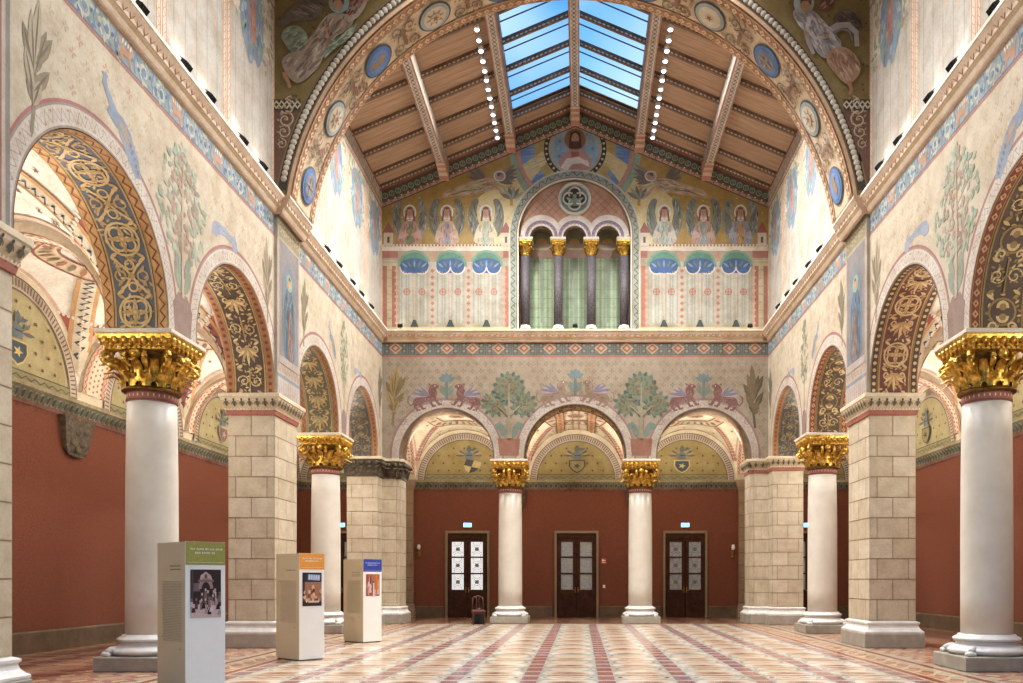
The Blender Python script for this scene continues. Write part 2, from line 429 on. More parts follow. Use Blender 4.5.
ST = {
 'A': dict(gd='#5c667a', m1='#e6c47a', m2='#caa45a', bg='#e0a854', bl='#8a3a1e', be='#cfa05a', border='zig', seq='MX'),
 'A2': dict(gd='#5c4836', m1='#e8cf8e', m2='#a7863f', bg='#96401f', bl='#d8b27a', be='#c98f3e', border='dia', seq='OR'),
 'B': dict(gd='#523e2a', m1='#ead49a', m2='#cca868', bg='#b5793a', bl='#8c2a1c', be='#cf9a52', border='rnd', seq='RP'),
 'B2': dict(gd='#6a2f1b', m1='#e0c084', m2='#c89a55', bg='#4d3524', bl='#d8bd84', be='#b5813f', border='rnd', seq='PM'),
 'C': dict(gd='#665a3c', m1='#d4aa5e', m2='#a09c66', bg='#a87440', bl='#7e4a28', be='#cf9648', border='zig', seq='PP'),
 'D': dict(gd='#4c4c4e', m1='#a58f5e', m2='#86744c', bg='#b4762f', bl='#8a4a20', be='#cf9648', border='rnd', seq='OR'),
 'E': dict(gd='#a98a66', m1='#8d6f50', m2='#957a5c', bg='#a98a66', bl='#94785a', be='#a07f5c', border='zig', seq='X'),
}
def archivolt(d, u0, u1, c1='#c6bcae', c2='#94867e', red='#a4605a', w=.3):
    """painted ring on the wall face round an arch; v = 0 at the opening"""
    d.strip(u0, 0, u1, w, c1, 1, .08); d.strip(u0, w, u1, w+.045, red, 1, .08)
    d.strip(u0, .0, u1, .03, c2, 2, .08); d.strip(u0, w-.03, u1, w, c2, 2, .08)
    d.zig(u0, u1, .07, w-.07, .19, .02, c2, 2); d.zig(u0, u1, w-.07, .07, .19, .014, '#a89a90', 2)
    n = int((u1-u0)/.19)
    for i in range(n):
        u = u0+(i+.5)*(u1-u0)/n
        d.circ(u, .09 if i % 2 else w-.09, .022, '#b08478', 3, 6)
def florets(d, u0, u1, v0, v1, ok, pitch=.34, cols=('#b9a376', '#b98c68', '#a9a084')):
    j = 0; v = v0+.1
    while v < v1:
        u = u0+(pitch/2 if j % 2 else 0)+.1
        while u < u1:
            if ok(u, v):
                c = cols[R_.randrange(len(cols))]; s = .05
                d.dia(u, v+s, s*.4, s*.8, c, 0); d.dia(u, v-s, s*.4, s*.8, c, 0); d.dia(u-s, v, s*.8, s*.4, c, 0); d.dia(u+s, v, s*.8, s*.4, c, 0)
            u += pitch
        v += pitch*.8; j += 1

# ------------------------------------------------------------------ figures
def tree_round(d, x, y, h):
    """three lobed fruit tree on a jar; (x,y) foot, h height"""
    d.poly([(x-.11*h, y), (x+.11*h, y), (x+.13*h, y+.2*h), (x-.13*h, y+.2*h)], '#8c5740', 2)
    for s in (-1, 1):
        d.leaf(x+s*.04*h, y+.2*h, .22*h, .08*h, pi/2-s*.35, '#66756a', 3); d.circ(x+s*.13*h, y+.34*h, .04*h, '#5f7368', 4, 8)
    L = 3
    for cx, cy, r in ((-.17, .6, .125), (.17, .6, .125), (0, .79, .16)):
        d.circ(x+cx*h, y+cy*h, r*h, '#6a7056', L, 16)
        n = int(r*95)
        for k in range(n):
            a = 2*pi*k/n; d.leaf(x+(cx+r*.82*cos(a))*h, y+(cy+r*.82*sin(a))*h, .06*h, .04*h, a, '#3c584a' if k % 2 else '#4f6a5a', L+1+k % 2)
        for k in range(int(r*320)):
            a = R_.random()*6.28; q = r*.8*sqrt(R_.random()); d.circ(x+(cx+q*cos(a))*h, y+(cy+q*sin(a))*h, .014*h, ('#7a4834', '#4f6048', '#3f5a48', '#86683f', '#5c6848')[k % 5], L+3+k % 5, 6)
        L += 9
    d.stroke([(x, y+.2*h), (x, y+.66*h)], .04*h, '#8a8266', L, .025*h)
    for s in (-1, 1): d.stroke([(x, y+.46*h), (x+s*.13*h, y+.58*h)], .02*h, '#8a8266', L+1+(s > 0), .012*h)
    d.stroke([(x, y+.64*h), (x, y+.84*h)], .022*h, '#8a8266', L+3, .01*h)
def tree_tall(d, x, y, h, w):
    """pale tall tree with loose oval leaves"""
    d.poly([(x-.09*h, y-.02*h), (x+.09*h, y-.02*h), (x+.11*h, y+.13*h), (x+.05*h, y+.2*h), (x-.05*h, y+.2*h), (x-.11*h, y+.13*h)], '#8d7264', 2)
    for s in (-1, 1):
        for q in (.24, .33): d.leaf(x+s*.02*h, y+q*h-.04*h, .17*h, .06*h, pi/2-s*.45, '#87917f', 3)
    d.stroke([(x, y+.18*h), (x-.01*h, y+.55*h), (x, y+.92*h)], .03*h, '#b6a188', 3, .012*h)
    for i in range(9):
        t = .48+.05*i; s = -1 if i % 2 else 1; d.stroke([(x, y+t*h-.06*h), (x+s*w*.3*(1.15-abs(t-.62)*2), y+t*h+.03*h)], .012*h, '#b6a188', 3)
    d.stroke([(x, y+.18*h), (x-.01*h, y+.55*h), (x, y+.88*h)], .03*h, '#b6a188', 8, .012*h)
    for k in range(230):
        t = R_.random(); a = .42+.56*t; ww = w*.5*(sin(pi*min(1, (t*.9+.12)))**.7)
        px = x+ww*(R_.random()*2-1); c = R_.choice(['#8fa38c', '#a0ad96', '#a08674', '#967866', '#a58c78'])
        if abs(px-x) > ww*.6: c = R_.choice(['#849680', '#93a28c', '#a0aa94'])
        d.leaf(px, y+a*h, .05*h, .028*h, R_.random()*6.28, c, 4+k % 3)
def cypress(d, x, y, h, w):
    d.stroke([(x, y), (x, y+.4*h)], .03*h, '#9a8a6c', 2)
    for k in range(110):
        t = R_.random(); ww = w*.5*sin(pi*(.15+.8*t)); d.leaf(x+ww*(R_.random()*2-1), y+(.28+.68*t)*h, .06*h, .03*h, pi/2+R_.uniform(-.9, .9), R_.choice(['#7a8a68', '#8f9a78', '#9a8a68', '#6c7c60']), 3+k % 3)
def palm_frond(d, x, y, h, lean=0, c='#a5977a', c2='#84765a'):
    d.stroke([(x, y), (x+lean*.1*h, y+.45*h)], .04*h, c2, 2)
    for k, (t, a, l) in enumerate(((.3, .55, .3), (.3, -.4, .28), (.42, .25, .42), (.42, -.15, .45), (.5, .5, .36), (.52, .02, .48), (.45, -.5, .3), (.2, .3, .24), (.22, -.25, .22))):
        d.leaf(x+lean*.1*t*h, y+t*h, l*h*1.05, .1*h, pi/2-a-lean*.15, c if k % 2 else c2, 3+k % 2); d.leaf(x+lean*.1*t*h, y+t*h, l*h*.95, .02*h, pi/2-a-lean*.15, '#6a5c40', 5)
def griffin(d, s=1, c='#77565a', w='#6c6672'):
    """unit griffin facing +x, about 1 x .8"""
    k2 = sh(c, .78); k3 = sh(c, 1.12)
    d.drape([(-.46, .28), (-.36, .42), (-.1, .42), (.1, .46), (.3, .5), (.36, .3), (.22, .14), (-.05, .2), (-.28, .14), (-.44, .16)], (c, k2, k3), 2, .3, 16, .03, .14)
    d.drape([(.1, .38), (.16, .58), (.28, .7), (.42, .7), (.54, .6), (.5, .54), (.4, .54), (.42, .36), (.3, .24)], (c, k2, k3), 3, 1.2, 12, .03, .12)
    d.poly([(.22, .68), (.2, .78), (.3, .72)], c, 3); d.circ(.4, .63, .02, '#d9c9b4', 5, 6)
    for k, (x, l) in enumerate(((-.38, -.3), (-.24, -.02), (.16, .2), (.28, .6))):
        d.stroke([(x, .28), (x+(l-x)*.3-.05, .14), (x+(l-x)*.3, 0), (x+(l-x)*.3+.1, 0)], .11, c, 3, .06)
    d.stroke([(-.4, .26), (-.54, .2), (-.6, .34), (-.54, .5), (-.44, .52)], .05, c, 2, .04)
    for k in range(7): d.leaf(.14, .36, .66-.05*k, .09, pi-.25-.16*k, w if k % 2 else '#978692', 4+k % 2)
def peacock(d, s=1):
    """bird with a long hanging tail, head up; unit height about 1"""
    d.stroke([(.0, .52), (-.05, .66), (-.12, .84), (-.12, .98)], .1, '#7f8ea3', 3, .04)
    d.circ(-.12, 1.0, .035, '#76879f', 3, 8)
    d.poly([(-.06, .6), (-.1, .45), (0, .33), (.14, .3), (.2, .42), (.1, .58)], '#7587a0', 3)
    d.poly([(.08, .45), (.2, .42), (.3, .1), (.34, -.2), (.26, -.26), (.18, -.1), (.05, .28)], '#8593a8', 2)
    d.poly([(.02, .5), (.14, .46), (.2, .2), (.14, .18)], '#a08a78', 4)
    for k in range(10): d.circ(.2+.012*k-.02*(k % 2), .25-.045*k, .018, '#65799a', 5, 6)
def beast(d):
    """arched grey-blue beast resting on an arch"""
    d.poly([(-.45, 0), (-.46, .25), (-.38, .44), (-.2, .52), (.05, .52), (.2, .46), (.35, .5), (.46, .4), (.48, .15), (.4, .0), (.3, .06), (.28, .22), (.14, .26), (.0, .26), (-.14, .2), (-.24, .08), (-.3, -.02)], '#8e98ac', 2)
    d.poly([(.3, .45), (.36, .62), (.42, .46)], '#8e98ac', 2)
    for k in range(14): d.circ(-.36+.06*k, .4-.02*(k % 3), .018, '#75829c', 3, 6)
def angel_seat(d, robe, robe2, wing, halo='#aebccc', face='#c98f70'):
    """haloed half figure with raised wings, unit: 1 wide x 1 high"""
    for s in (-1, 1):
        d.drape([(s*.1, .2), (s*.26, .08), (s*.44, .3), (s*.48, .62), (s*.42, .88), (s*.3, 1.02), (s*.16, .98), (s*.26, .76), (s*.2, .5)], (wing, sh(wing, .7), sh(wing, 1.3)), 2, pi/2-s*.25, 26, .03, .2)
        d.poly([(s*.16, .3), (s*.28, .25), (s*.37, .5), (s*.34, .75), (s*.27, .86), (s*.28, .68), (s*.22, .5)], '#7c8a82', 3)
        for k in range(5): d.stroke([(s*(.2+.04*k), .25+.02*k), (s*(.28+.03*k), .6+.04*k)], .012, '#5c5044', 4)
    d.circ(0, .7, .17, halo, 4, 16); d.ring(0, .7, .14, .17, '#dfe4e4', 5, n=16)
    d.drape([(-.34, -.02), (.34, -.02), (.29, .25), (.17, .47), (.06, .56), (-.06, .56), (-.17, .47), (-.29, .25)], (robe, sh(robe, .78), sh(robe, 1.3), sh(robe, .9)), 5, 1.5, 26, .03, .2)
    d.drape([(-.12, -.02), (.14, -.02), (.09, .3), (.04, .52), (-.05, .52), (-.11, .28)], (robe2, sh(robe2, .75), sh(robe2, 1.3)), 7, 1.5, 10, .025, .15)
    for s in (-1, 1):
        d.poly([(s*.26, .3), (s*.3, .1), (s*.1, .14), (s*.06, .22), (s*.16, .26)], sh(robe, 1.15), 9)
        d.circ(s*.06, .2, .035, face, 10, 7); d.stroke([(s*.2, .02), (s*.13, .4)], .012, '#6e5a50', 7)
        d.stroke([(s*.08, .74), (s*.1, .62), (s*.12, .5)], .05, '#7a4a34', 6)
    d.circ(0, .68, .075, face, 7, 12, .1); d.poly([(-.09, .7), (-.07, .8), (0, .83), (.07, .8), (.09, .7), (.05, .76), (-.05, .76)], '#7a4a34', 8)
    for s in (-1, 1): d.circ(s*.03, .7, .01, '#3a2418', 9, 5)
    d.rect(-.025, .635, .025, .645, '#9a4a3c', 9); d.poly([(0, .7), (.014, .665), (-.006, .665)], '#a86e54', 9)
    d.stroke([(-.06, .54), (0, .5), (.06, .54)], .025, '#d8cba8', 8)
def angel_fly(d, robe, robe2, wing='#6a6560'):
    """figure flying to +x, unit 1.6 wide x .8 high"""
    for k in range(6):
        d.leaf(.18, .36, .62-.04*k, .12, 2.5+.17*k-.5, wing if k % 2 else '#857d74', 2+k % 2)
        d.leaf(.42, .4, .62-.04*k, .12, .75-.2*k, wing if k % 2 else '#857d74', 2+k % 2)
    d.poly([(.45, .36), (.36, .16), (.05, .08), (-.3, .02), (-.62, .0), (-.8, -.06), (-.74, .08), (-.5, .2), (-.2, .32), (.1, .42), (.3, .44)], robe, 4); d.drape([(.45, .38), (.36, .14), (.05, .06), (-.3, .0), (-.62, -.02), (-.84, -.08), (-.78, .1), (-.5, .22), (-.2, .34), (.1, .44), (.3, .46)], (robe, sh(robe, .78), sh(robe, 1.3)), 4, .3, 36, .03, .25)
    d.poly([(.1, .3), (-.3, .2), (-.6, .06), (-.3, .08), (.1, .16)], robe2, 5)
    for k in range(5): d.stroke([(.2-.12*k, .14+.0*k), (-.02-.15*k, .22-.05*k)], .015, '#7a6450', 6)
    d.circ(.5, .5, .14, '#8fa5c4', 4, 14); d.ring(.5, .5, .115, .14, '#cfd6da', 5, n=14)
    d.circ(.52, .47, .065, '#c08a6a', 6, 10, .08); d.poly([(.45, .48), (.44, .58), (.52, .58), (.58, .54), (.52, .53)], '#6a3e2a', 7)
    d.stroke([(.42, .3), (.62, .2), (.74, .22)], .06, robe2, 6, .04); d.circ(.76, .23, .03, '#c08a6a', 7, 6)
    d.stroke([(.4, .24), (.55, .08), (.66, .06)], .06, robe, 6, .04)
    d.circ(.56, .5, .008, '#2c1a10', 8, 5); d.stroke([(-.76, 0), (-.86, -.05)], .04, '#c08a6a', 5)
def arms(d, kind=0):
    """painted coat of arms: shield, helmet and crest; unit height 1"""
    a, b = (('#3c3a38', '#b9a05c'), ('#8a7a3c', '#3a3a36'), ('#2f4450', '#c9b060'), ('#a04c38', '#cfc3a0'), ('#7a4a4a', '#a39a7c'))[kind % 5]
    sh = [(-.2, .42), (.2, .42), (.21, .22), (.12, .06), (0, -.02), (-.12, .06), (-.21, .22)]
    q = d.sub(0, 0, 1, 1, -.3 if kind in (0, 3) else 0)
    q.poly(sh, b, 3)
    if kind in (0,):
        q.poly([(-.2, .42), (0, .42), (0, .2), (-.2, .2)], a, 4); q.poly([(0, .2), (.2, .2), (.12, .06), (0, -.02)], a, 4)
    elif kind == 3:
        for k in range(3): q.poly([(-.2+.14*k, .42), (-.13+.14*k, .42), (-.05+.12*k, .1), (-.12+.12*k, .1)], a, 4)
    else:
        q.poly([(x*.84, .21+(y-.21)*.84) for x, y in sh], a, 4); q.star(0, .22, .1, b, 5, 5)
    d.poly([(-.09, .44), (.09, .44), (.1, .6), (.05, .68), (-.05, .68), (-.1, .6)], '#5c6a70', 4); d.rect(-.06, .56, .08, .585, '#23282a', 5)
    for s in (-1, 1):
        for k in range(3): d.leaf(s*.09, .56, .26, .07, pi/2-s*(.7+.4*k), ('#4a5860', '#b08a3c')[k % 2], 3)
    d.leaf(0, .66, .26, .12, pi/2, '#4e5a5c', 4); d.leaf(.02, .74, .2, .07, .4, '#4e5a5c', 4)
def saint_niche(d, w, h, robe='#3f6f96'):
    """standing figure under a pointed canopy; origin at foot centre"""
    d.rect(-w/2, 0, w/2, h, '#7f7a7c', 0); d.rect(-w/2, 0, -w/2+.05, h, '#9f8f8a', 1); d.rect(w/2-.05, 0, w/2, h, '#9f8f8a', 1)
    for k in range(6): d.dia(0, h-.16-.0*k, .0, .0, '#999999', 1)
    d.poly([(-w*.32, h*.1), (w*.32, h*.1), (w*.32, h*.7), (0, h*.84), (-w*.32, h*.7)], '#6e7a88', 2)
    d.drape([(-w*.24, h*.04), (w*.26, h*.04), (w*.28, h*.3), (w*.22, h*.58), (0, h*.65), (-w*.22, h*.58), (-w*.28, h*.3)], (robe, sh(robe, .7), sh(robe, 1.25), '#5f7a70', '#7c6a60'), 3, 1.5, 60, .05, .35)
    d.drape([(-w*.12, h*.06), (w*.18, h*.06), (w*.14, h*.46), (-w*.04, h*.46)], ('#8a6658', '#6e5044', '#a0806e'), 5, 1.5, 24, .04, .3)
    d.circ(0, h*.67, w*.15, '#7ba38c', 3, 12); d.circ(0, h*.665, w*.08, '#c08a6a', 5, 10); d.poly([(-w*.09, h*.67), (0, h*.72), (w*.09, h*.67), (w*.05, h*.69), (-w*.05, h*.69)], '#5a3626', 6)
    for k in range(4): d.stroke([(-w*.14+k*w*.09, h*.1), (-w*.1+k*w*.07, h*.48)], .02, '#2f5070', 5)
    d.rect(-w/2, 0, w/2, h*.06, '#a99a92', 3)
def curtain_bay(d, u0, u1, v0, v1):
    d.rect(u0, v0, u1, v1, '#b9b4a9', 1)
    n = 5
    for k in range(n):
        x = u0+(u1-u0)*(k+.5)/n
        d.rect(x-.02, v0+.25, x+.015, v1-.1, '#a8a097' if k % 2 else '#ada192', 2)
def cross_disc(d, x, y, r, c='#b06a56', L=3):
    d.ring(x, y, r*.72, r, c, L, n=14); d.rect(x-r, y-r*.14, x+r, y+r*.14, c, L+1); d.rect(x-r*.14, y-r, x+r*.14, y+r, c, L+1)
def frieze_side(d, u0, u1, v0, v1):
    d.strip(u0, v0, u1, v1, '#84929a', 1, 1.0); h = v1-v0; c = (v0+v1)/2
    d.strip(u0, v0, u1, v0+.05, '#a8685c', 2, 1.0); d.strip(u0, v0+.05, u1, v0+.08, '#566a80', 2, 1); d.strip(u0, v1-.06, u1, v1, '#b08c74', 2, 1)
    n = max(1, round((u1-u0)/.55)); p = (u1-u0)/n
    for k in range(int((u1-u0)*22)):
        d.leaf(R_.uniform(u0+.1, u1-.1), R_.uniform(v0+.12, v1-.12), .13, .06, R_.random()*6.28, R_.choice(['#5f7c98', '#a3ac9c', '#6f8f90', '#b0ae98', '#4f7094']), 2)
    for i in range(n):
        x = u0+p*(i+.5)
        if i % 3 == 1:
            q = d.sub(x, c-h*.33, (1 if i % 2 else -1)*h*.72, h*.8)
            q.poly([(-.45, .1), (-.4, .5), (-.1, .55), (.2, .5), (.3, .85), (.5, .8), (.45, .5), (.35, .3), (.4, 0), (.3, 0), (.2, .25), (-.2, .25), (-.25, 0), (-.38, 0)], '#b5805c', 4)
            q.stroke([(-.42, .4), (-.55, .7), (-.4, .85)], .08, '#b5805c', 4)
            for k in range(4): q.leaf(-.3+.2*k, .6, .3, .1, 1.1, '#d8c8a8', 4)
        else:
            d.spiral(x, c, h*.34, 1.3, R_.random()*6, .05, '#a9b0a2', 4, 14, 1 if i % 2 else -1)
            d.circ(x, c, h*.1, '#5f7ea4' if i % 3 else '#4f6d94', 5, 8)
            for k in range(6):
                a = k*1.05; d.leaf(x+h*.26*cos(a), c+h*.26*sin(a), h*.2, h*.12, a+.8, ('#42688e', '#aab098', '#6c8a86')[k % 3], 5)
        d.stroke([(x+p*.5, v0+.1), (x+p*.42, c), (x+p*.55, v1-.08)], .035, '#5a7898', 3)
def cornice_paint(d, u0, u1, v0, v1):
    h = v1-v0
    d.strip(u0, v0, u1, v0+h*.3, '#e6ceb2', 0, 1.5); d.strip(u0, v0+h*.3, u1, v0+h*.4, '#e6d4ae', 0, 1.5)
    d.strip(u0, v0+h*.4, u1, v1, '#dcc0a4', 0, 1.5); d.strip(u0, v0+h*.1, u1, v0+h*.16, '#a86c50', 1, 1.5)
    d.zig(u0, u1, v0+h*.46, v0+h*.86, .2, .035, '#a86c44', 1); d.strip(u0, v1-h*.1, u1, v1, '#eadcc0', 1, 1.5)
# ------------------------------------------------------------------ dimensions (metres, hall axis x = 0, looking along +y)
HW, T = 6.655, 1.05            # nave half width, arcade wall thickness
YB, YW = 29.3, 34.4            # face of the end arcade, aisle end wall
AX = 11.2                      # aisle outer walls
ZS, STL = 5.675, .14           # springing, stilt
ZC = 10.1                      # cornice top
def roofz(x): return 17.78-.42*abs(x)
SIDE = [(12.185, 1.935), (17.075, 1.925), (22.275, 1.775), (26.885, 1.785)]
BACK = [(-4.43, 1.62), (0, 1.75), (4.43, 1.62)]

def arcade(mb, mp, u0, u1, top, arches, T, zs, st, col, mat, back=True, N=36, scol=None, smat=None, bcol=None):
    scol = scol or col; smat = smat or mat
    edges = [u0]
    for c, r in arches: edges += [c-r, c+r]
    edges.append(u1)
    for w, cc in ((0, col), (-T, bcol or col)):
        if w and not back: continue
        for i in range(0, len(edges), 2):
            a, b = edges[i], edges[i+1]
            if b-a < 1e-4: continue
            us = sorted(set([a, b]+([0] if a < 0 < b else [])))
            for p, q in zip(us, us[1:]):
                mb.poly([mp(p, zs, w), mp(q, zs, w), mp(q, top(q), w), mp(p, top(p), w)], cc, mat)
        for c, r in arches:
            for k in range(N):
                t0, t1 = pi*k/N, pi*(k+1)/N
                a, b = c-r*cos(t0), c-r*cos(t1); za, zb = zs+st+r*sin(t0), zs+st+r*sin(t1)
                mb.poly([mp(a, za, w), mp(b, zb, w), mp(b, top(b), w), mp(a, top(a), w)], cc, mat)
    for i in range(0, len(edges), 2):
        a, b = edges[i], edges[i+1]
        mb.poly([mp(a, zs, 0), mp(b, zs, 0), mp(b, zs, -T), mp(a, zs, -T)], col, mat)
    for c, r in arches:
        pts = [(c-r, zs)]+[(c-r*cos(pi*k/N), zs+st+r*sin(pi*k/N)) for k in range(N+1)]+[(c+r, zs)]
        for p, q in zip(pts, pts[1:]):
            mb.poly([mp(p[0], p[1], 0), mp(q[0], q[1], 0), mp(q[0], q[1], -T), mp(p[0], p[1], -T)], scol, smat)
    for u in (u0, u1):
        mb.poly([mp(u, zs, 0), mp(u, top(u), 0), mp(u, top(u), -T), mp(u, zs, -T)], col, mat)
def smap(mp, uc, R, zc):
    def f(a, w, o):
        if a < 0: return mp(uc-R+o, zc+a, -w)
        if a > pi*R: return mp(uc+R-o, zc-(a-pi*R), -w)
        t = a/R; rr = R-o; return mp(uc-rr*cos(t), zc+rr*sin(t), -w)
    return f
def amap(mp, uc, R, zc):
    """polar map on the wall face: u arc length at R, v outward"""
    def f(a, v, o):
        if a < 0: return mp(uc-R-v, zc+a, o)
        if a > pi*R: return mp(uc+R+v, zc-(a-pi*R), o)
        t = a/R; return mp(uc-(R+v)*cos(t), zc+(R+v)*sin(t), o)
    return f
def not_arch(arches, zs, pad, extra=()):
    def ok(u, v):
        for c, r in arches:
            if abs(u-c) < r+pad and v < zs+STL: return False
            if hypot(u-c, max(0, v-zs-STL)) < r+pad: return False
        for a, b, c_, d_ in extra:
            if a < u < b and c_ < v < d_: return False
        return True
    return ok

CPROF = [(0, 9.68), (.05, 9.70), (.06, 9.80), (.15, 9.86), (.19, 10.02), (.24, 10.04), (.24, 10.1), (0, 10.1)]
def cprof_map(mp, off=0):
    ks = CPROF[1:6]
    def f(u, v, o):
        for (o0, z0), (o1, z1) in zip(ks, ks[1:]):
            if v <= z1 or (o1, z1) == ks[-1]:
                k = max(0, min(1, (v-z0)/(z1-z0))); return mp(u, v, off+o0+(o1-o0)*k+o)
    return f

# ------------------------------------------------------------------ floor
mb = MB()
mb.poly([(-AX-.3, 3, 0), (AX+.3, 3, 0), (AX+.3, YW+.3, 0), (-AX-.3, YW+.3, 0)], '#d9cdb6', 'floor_tiles')
fd = D(mb, lambda u, v, o: (u, v, o), 'floor_tiles', .0006)
PX = 1.18; Y0, Y1 = 8.6, 29.1
reds = ['#a8766c', '#b08078', '#a27674', '#a07c80']
for k in range(-5, 5):
    x = (k+.5)*PX; y = Y0; j = 0
    while y < Y1:
        fd.rect(x-.125, y, x+.125, min(Y1, y+.47), reds[R_.randrange(4)], 3)
        fd.rect(x-.125, y+.47, x+.125, min(Y1, y+.62), '#d0c0ba', 3) if y+.62 < Y1 else None
        y += .62; j += 1
PY = 1.24
for k in range(-4, 5):
    xc = k*PX; a, b = xc-PX/2+.125, xc+PX/2-.125; y = Y0; 
    while y+PY <= Y1+.01:
        c = y+PY/2
        o1, o2, o3 = R_.choice(['#dcbca0', '#d8b89c', '#e0c4a6']), R_.choice(['#c08468', '#c68e74', '#b4785f']), R_.choice(['#d8cbb0', '#e2d2ae', '#e8d8b4'])
        gr = R_.choice(['#c6c8be', '#bcc2bc', '#cfcec4'])
        br = R_.choice(['#a46c58', '#ac7864', '#b48070', '#9c6656'])
        fd.rect(a, y, b, y+PY, gr, 1)
        c = y+.31
        fd.poly([(a+.02, c), (a+.1, c-.26), (b-.1, c-.26), (b-.02, c), (b-.1, c+.26), (a+.1, c+.26)], '#ebe4d6', 2)
        fd.poly([(xc-.32, c), (xc-.2, c-.17), (xc+.2, c-.17), (xc+.32, c), (xc+.2, c+.17), (xc-.2, c+.17)], o1, 3)
        fd.dia(xc, c, .26, .11, br, 4); fd.rect(a+.12, c-.29, b-.12, c-.24, br, 3)
        c = y+.93
        fd.poly([(xc-.36, c), (xc-.24, c-.25), (xc+.24, c-.25), (xc+.36, c), (xc+.24, c+.25), (xc-.24, c+.25)], '#e6dac2', 2)
        fd.dia(xc, c, .28, .17, R_.choice(['#d8b294', '#dcb898', '#cca07e']), 3); fd.dia(xc, c, .12, .07, o3, 4)
        for s, e in ((a, 1), (b, -1)):
            fd.dia(s+e*.1, c, .09, .2, '#e8dcc6', 3); fd.dia(s+e*.1, c, .05, .1, br if k % 2 else '#a9aaa2', 4)
        fd.rect(xc-.24, c+.24, xc+.24, c+.29, br, 3)
        y += PY
for s in (-1, 1):
    def R2(x0, x1, y0, y1, c, L): fd.rect(s*x0, y0, s*x1, y1, c, L)
    R2(5.43, 6.9, Y0, Y1+.6, '#dcc8a0', 1); R2(5.5, 5.64, Y0, Y1, '#9c5646', 2); R2(6.22, 6.36, Y0, Y1, '#9c5646', 2); R2(6.4, 6.6, Y0, Y1, '#c2b8a4', 2)
    y = Y0
    while y < Y1-.5:
        fd.poly([(s*5.7, y), (s*5.93, y+.25), (s*5.7, y+.5)], '#d09a7c', 3); fd.poly([(s*6.16, y+.02), (s*5.94, y+.25), (s*6.16, y+.48)], '#b9b4a2', 3); fd.dia(s*5.93, y+.5, .12, .2, '#b47c68', 4)
        y += .55
    y = Y0
    while y < Y1:
        for x in (6.75, 7.35, 7.95): fd.dia(s*x, y, .28, .34, '#b07e72', 3); fd.dia(s*x, y, .14, .17, '#d3b890', 4)
        y += .7
    fd.rect(s*6.65, Y0, s*7.9, Y1, '#c5a48c', 2); 
    fd.rect(s*7.9, 4, s*11.2, YW, '#9a7462', 2)
    y = 8
    while y < YW-.4:
        for i, x in enumerate((8.3, 9.0, 9.7, 10.4, 11.0)): fd.dia(s*x, y+(.35 if i % 2 else 0), .33, .34, ('#7c4a40', '#b08c70', '#6f4640')[i % 3], 3)
        y += .7
# end aisle floor
fd.rect(-7.9, Y1+.02, 7.9, YW, '#8c6a56', 2)
fd.rect(-7.2, Y1+.02, 7.2, Y1+.14, '#9c5646', 3); fd.rect(-7.2, Y1+.2, 7.2, Y1+.5, '#b9a58c', 3)
y = 30.2
while y < YW:
    for i in range(22): fd.dia(-7.4+.7*i, y+(.35 if i % 2 else 0), .33, .33, ('#6c4438', '#9c7c62')[i % 2], 3)
    y += .7
tag(mb.build('floor'), kind='structure', label='polished stone mosaic floor in cream, orange and dark red tiles')

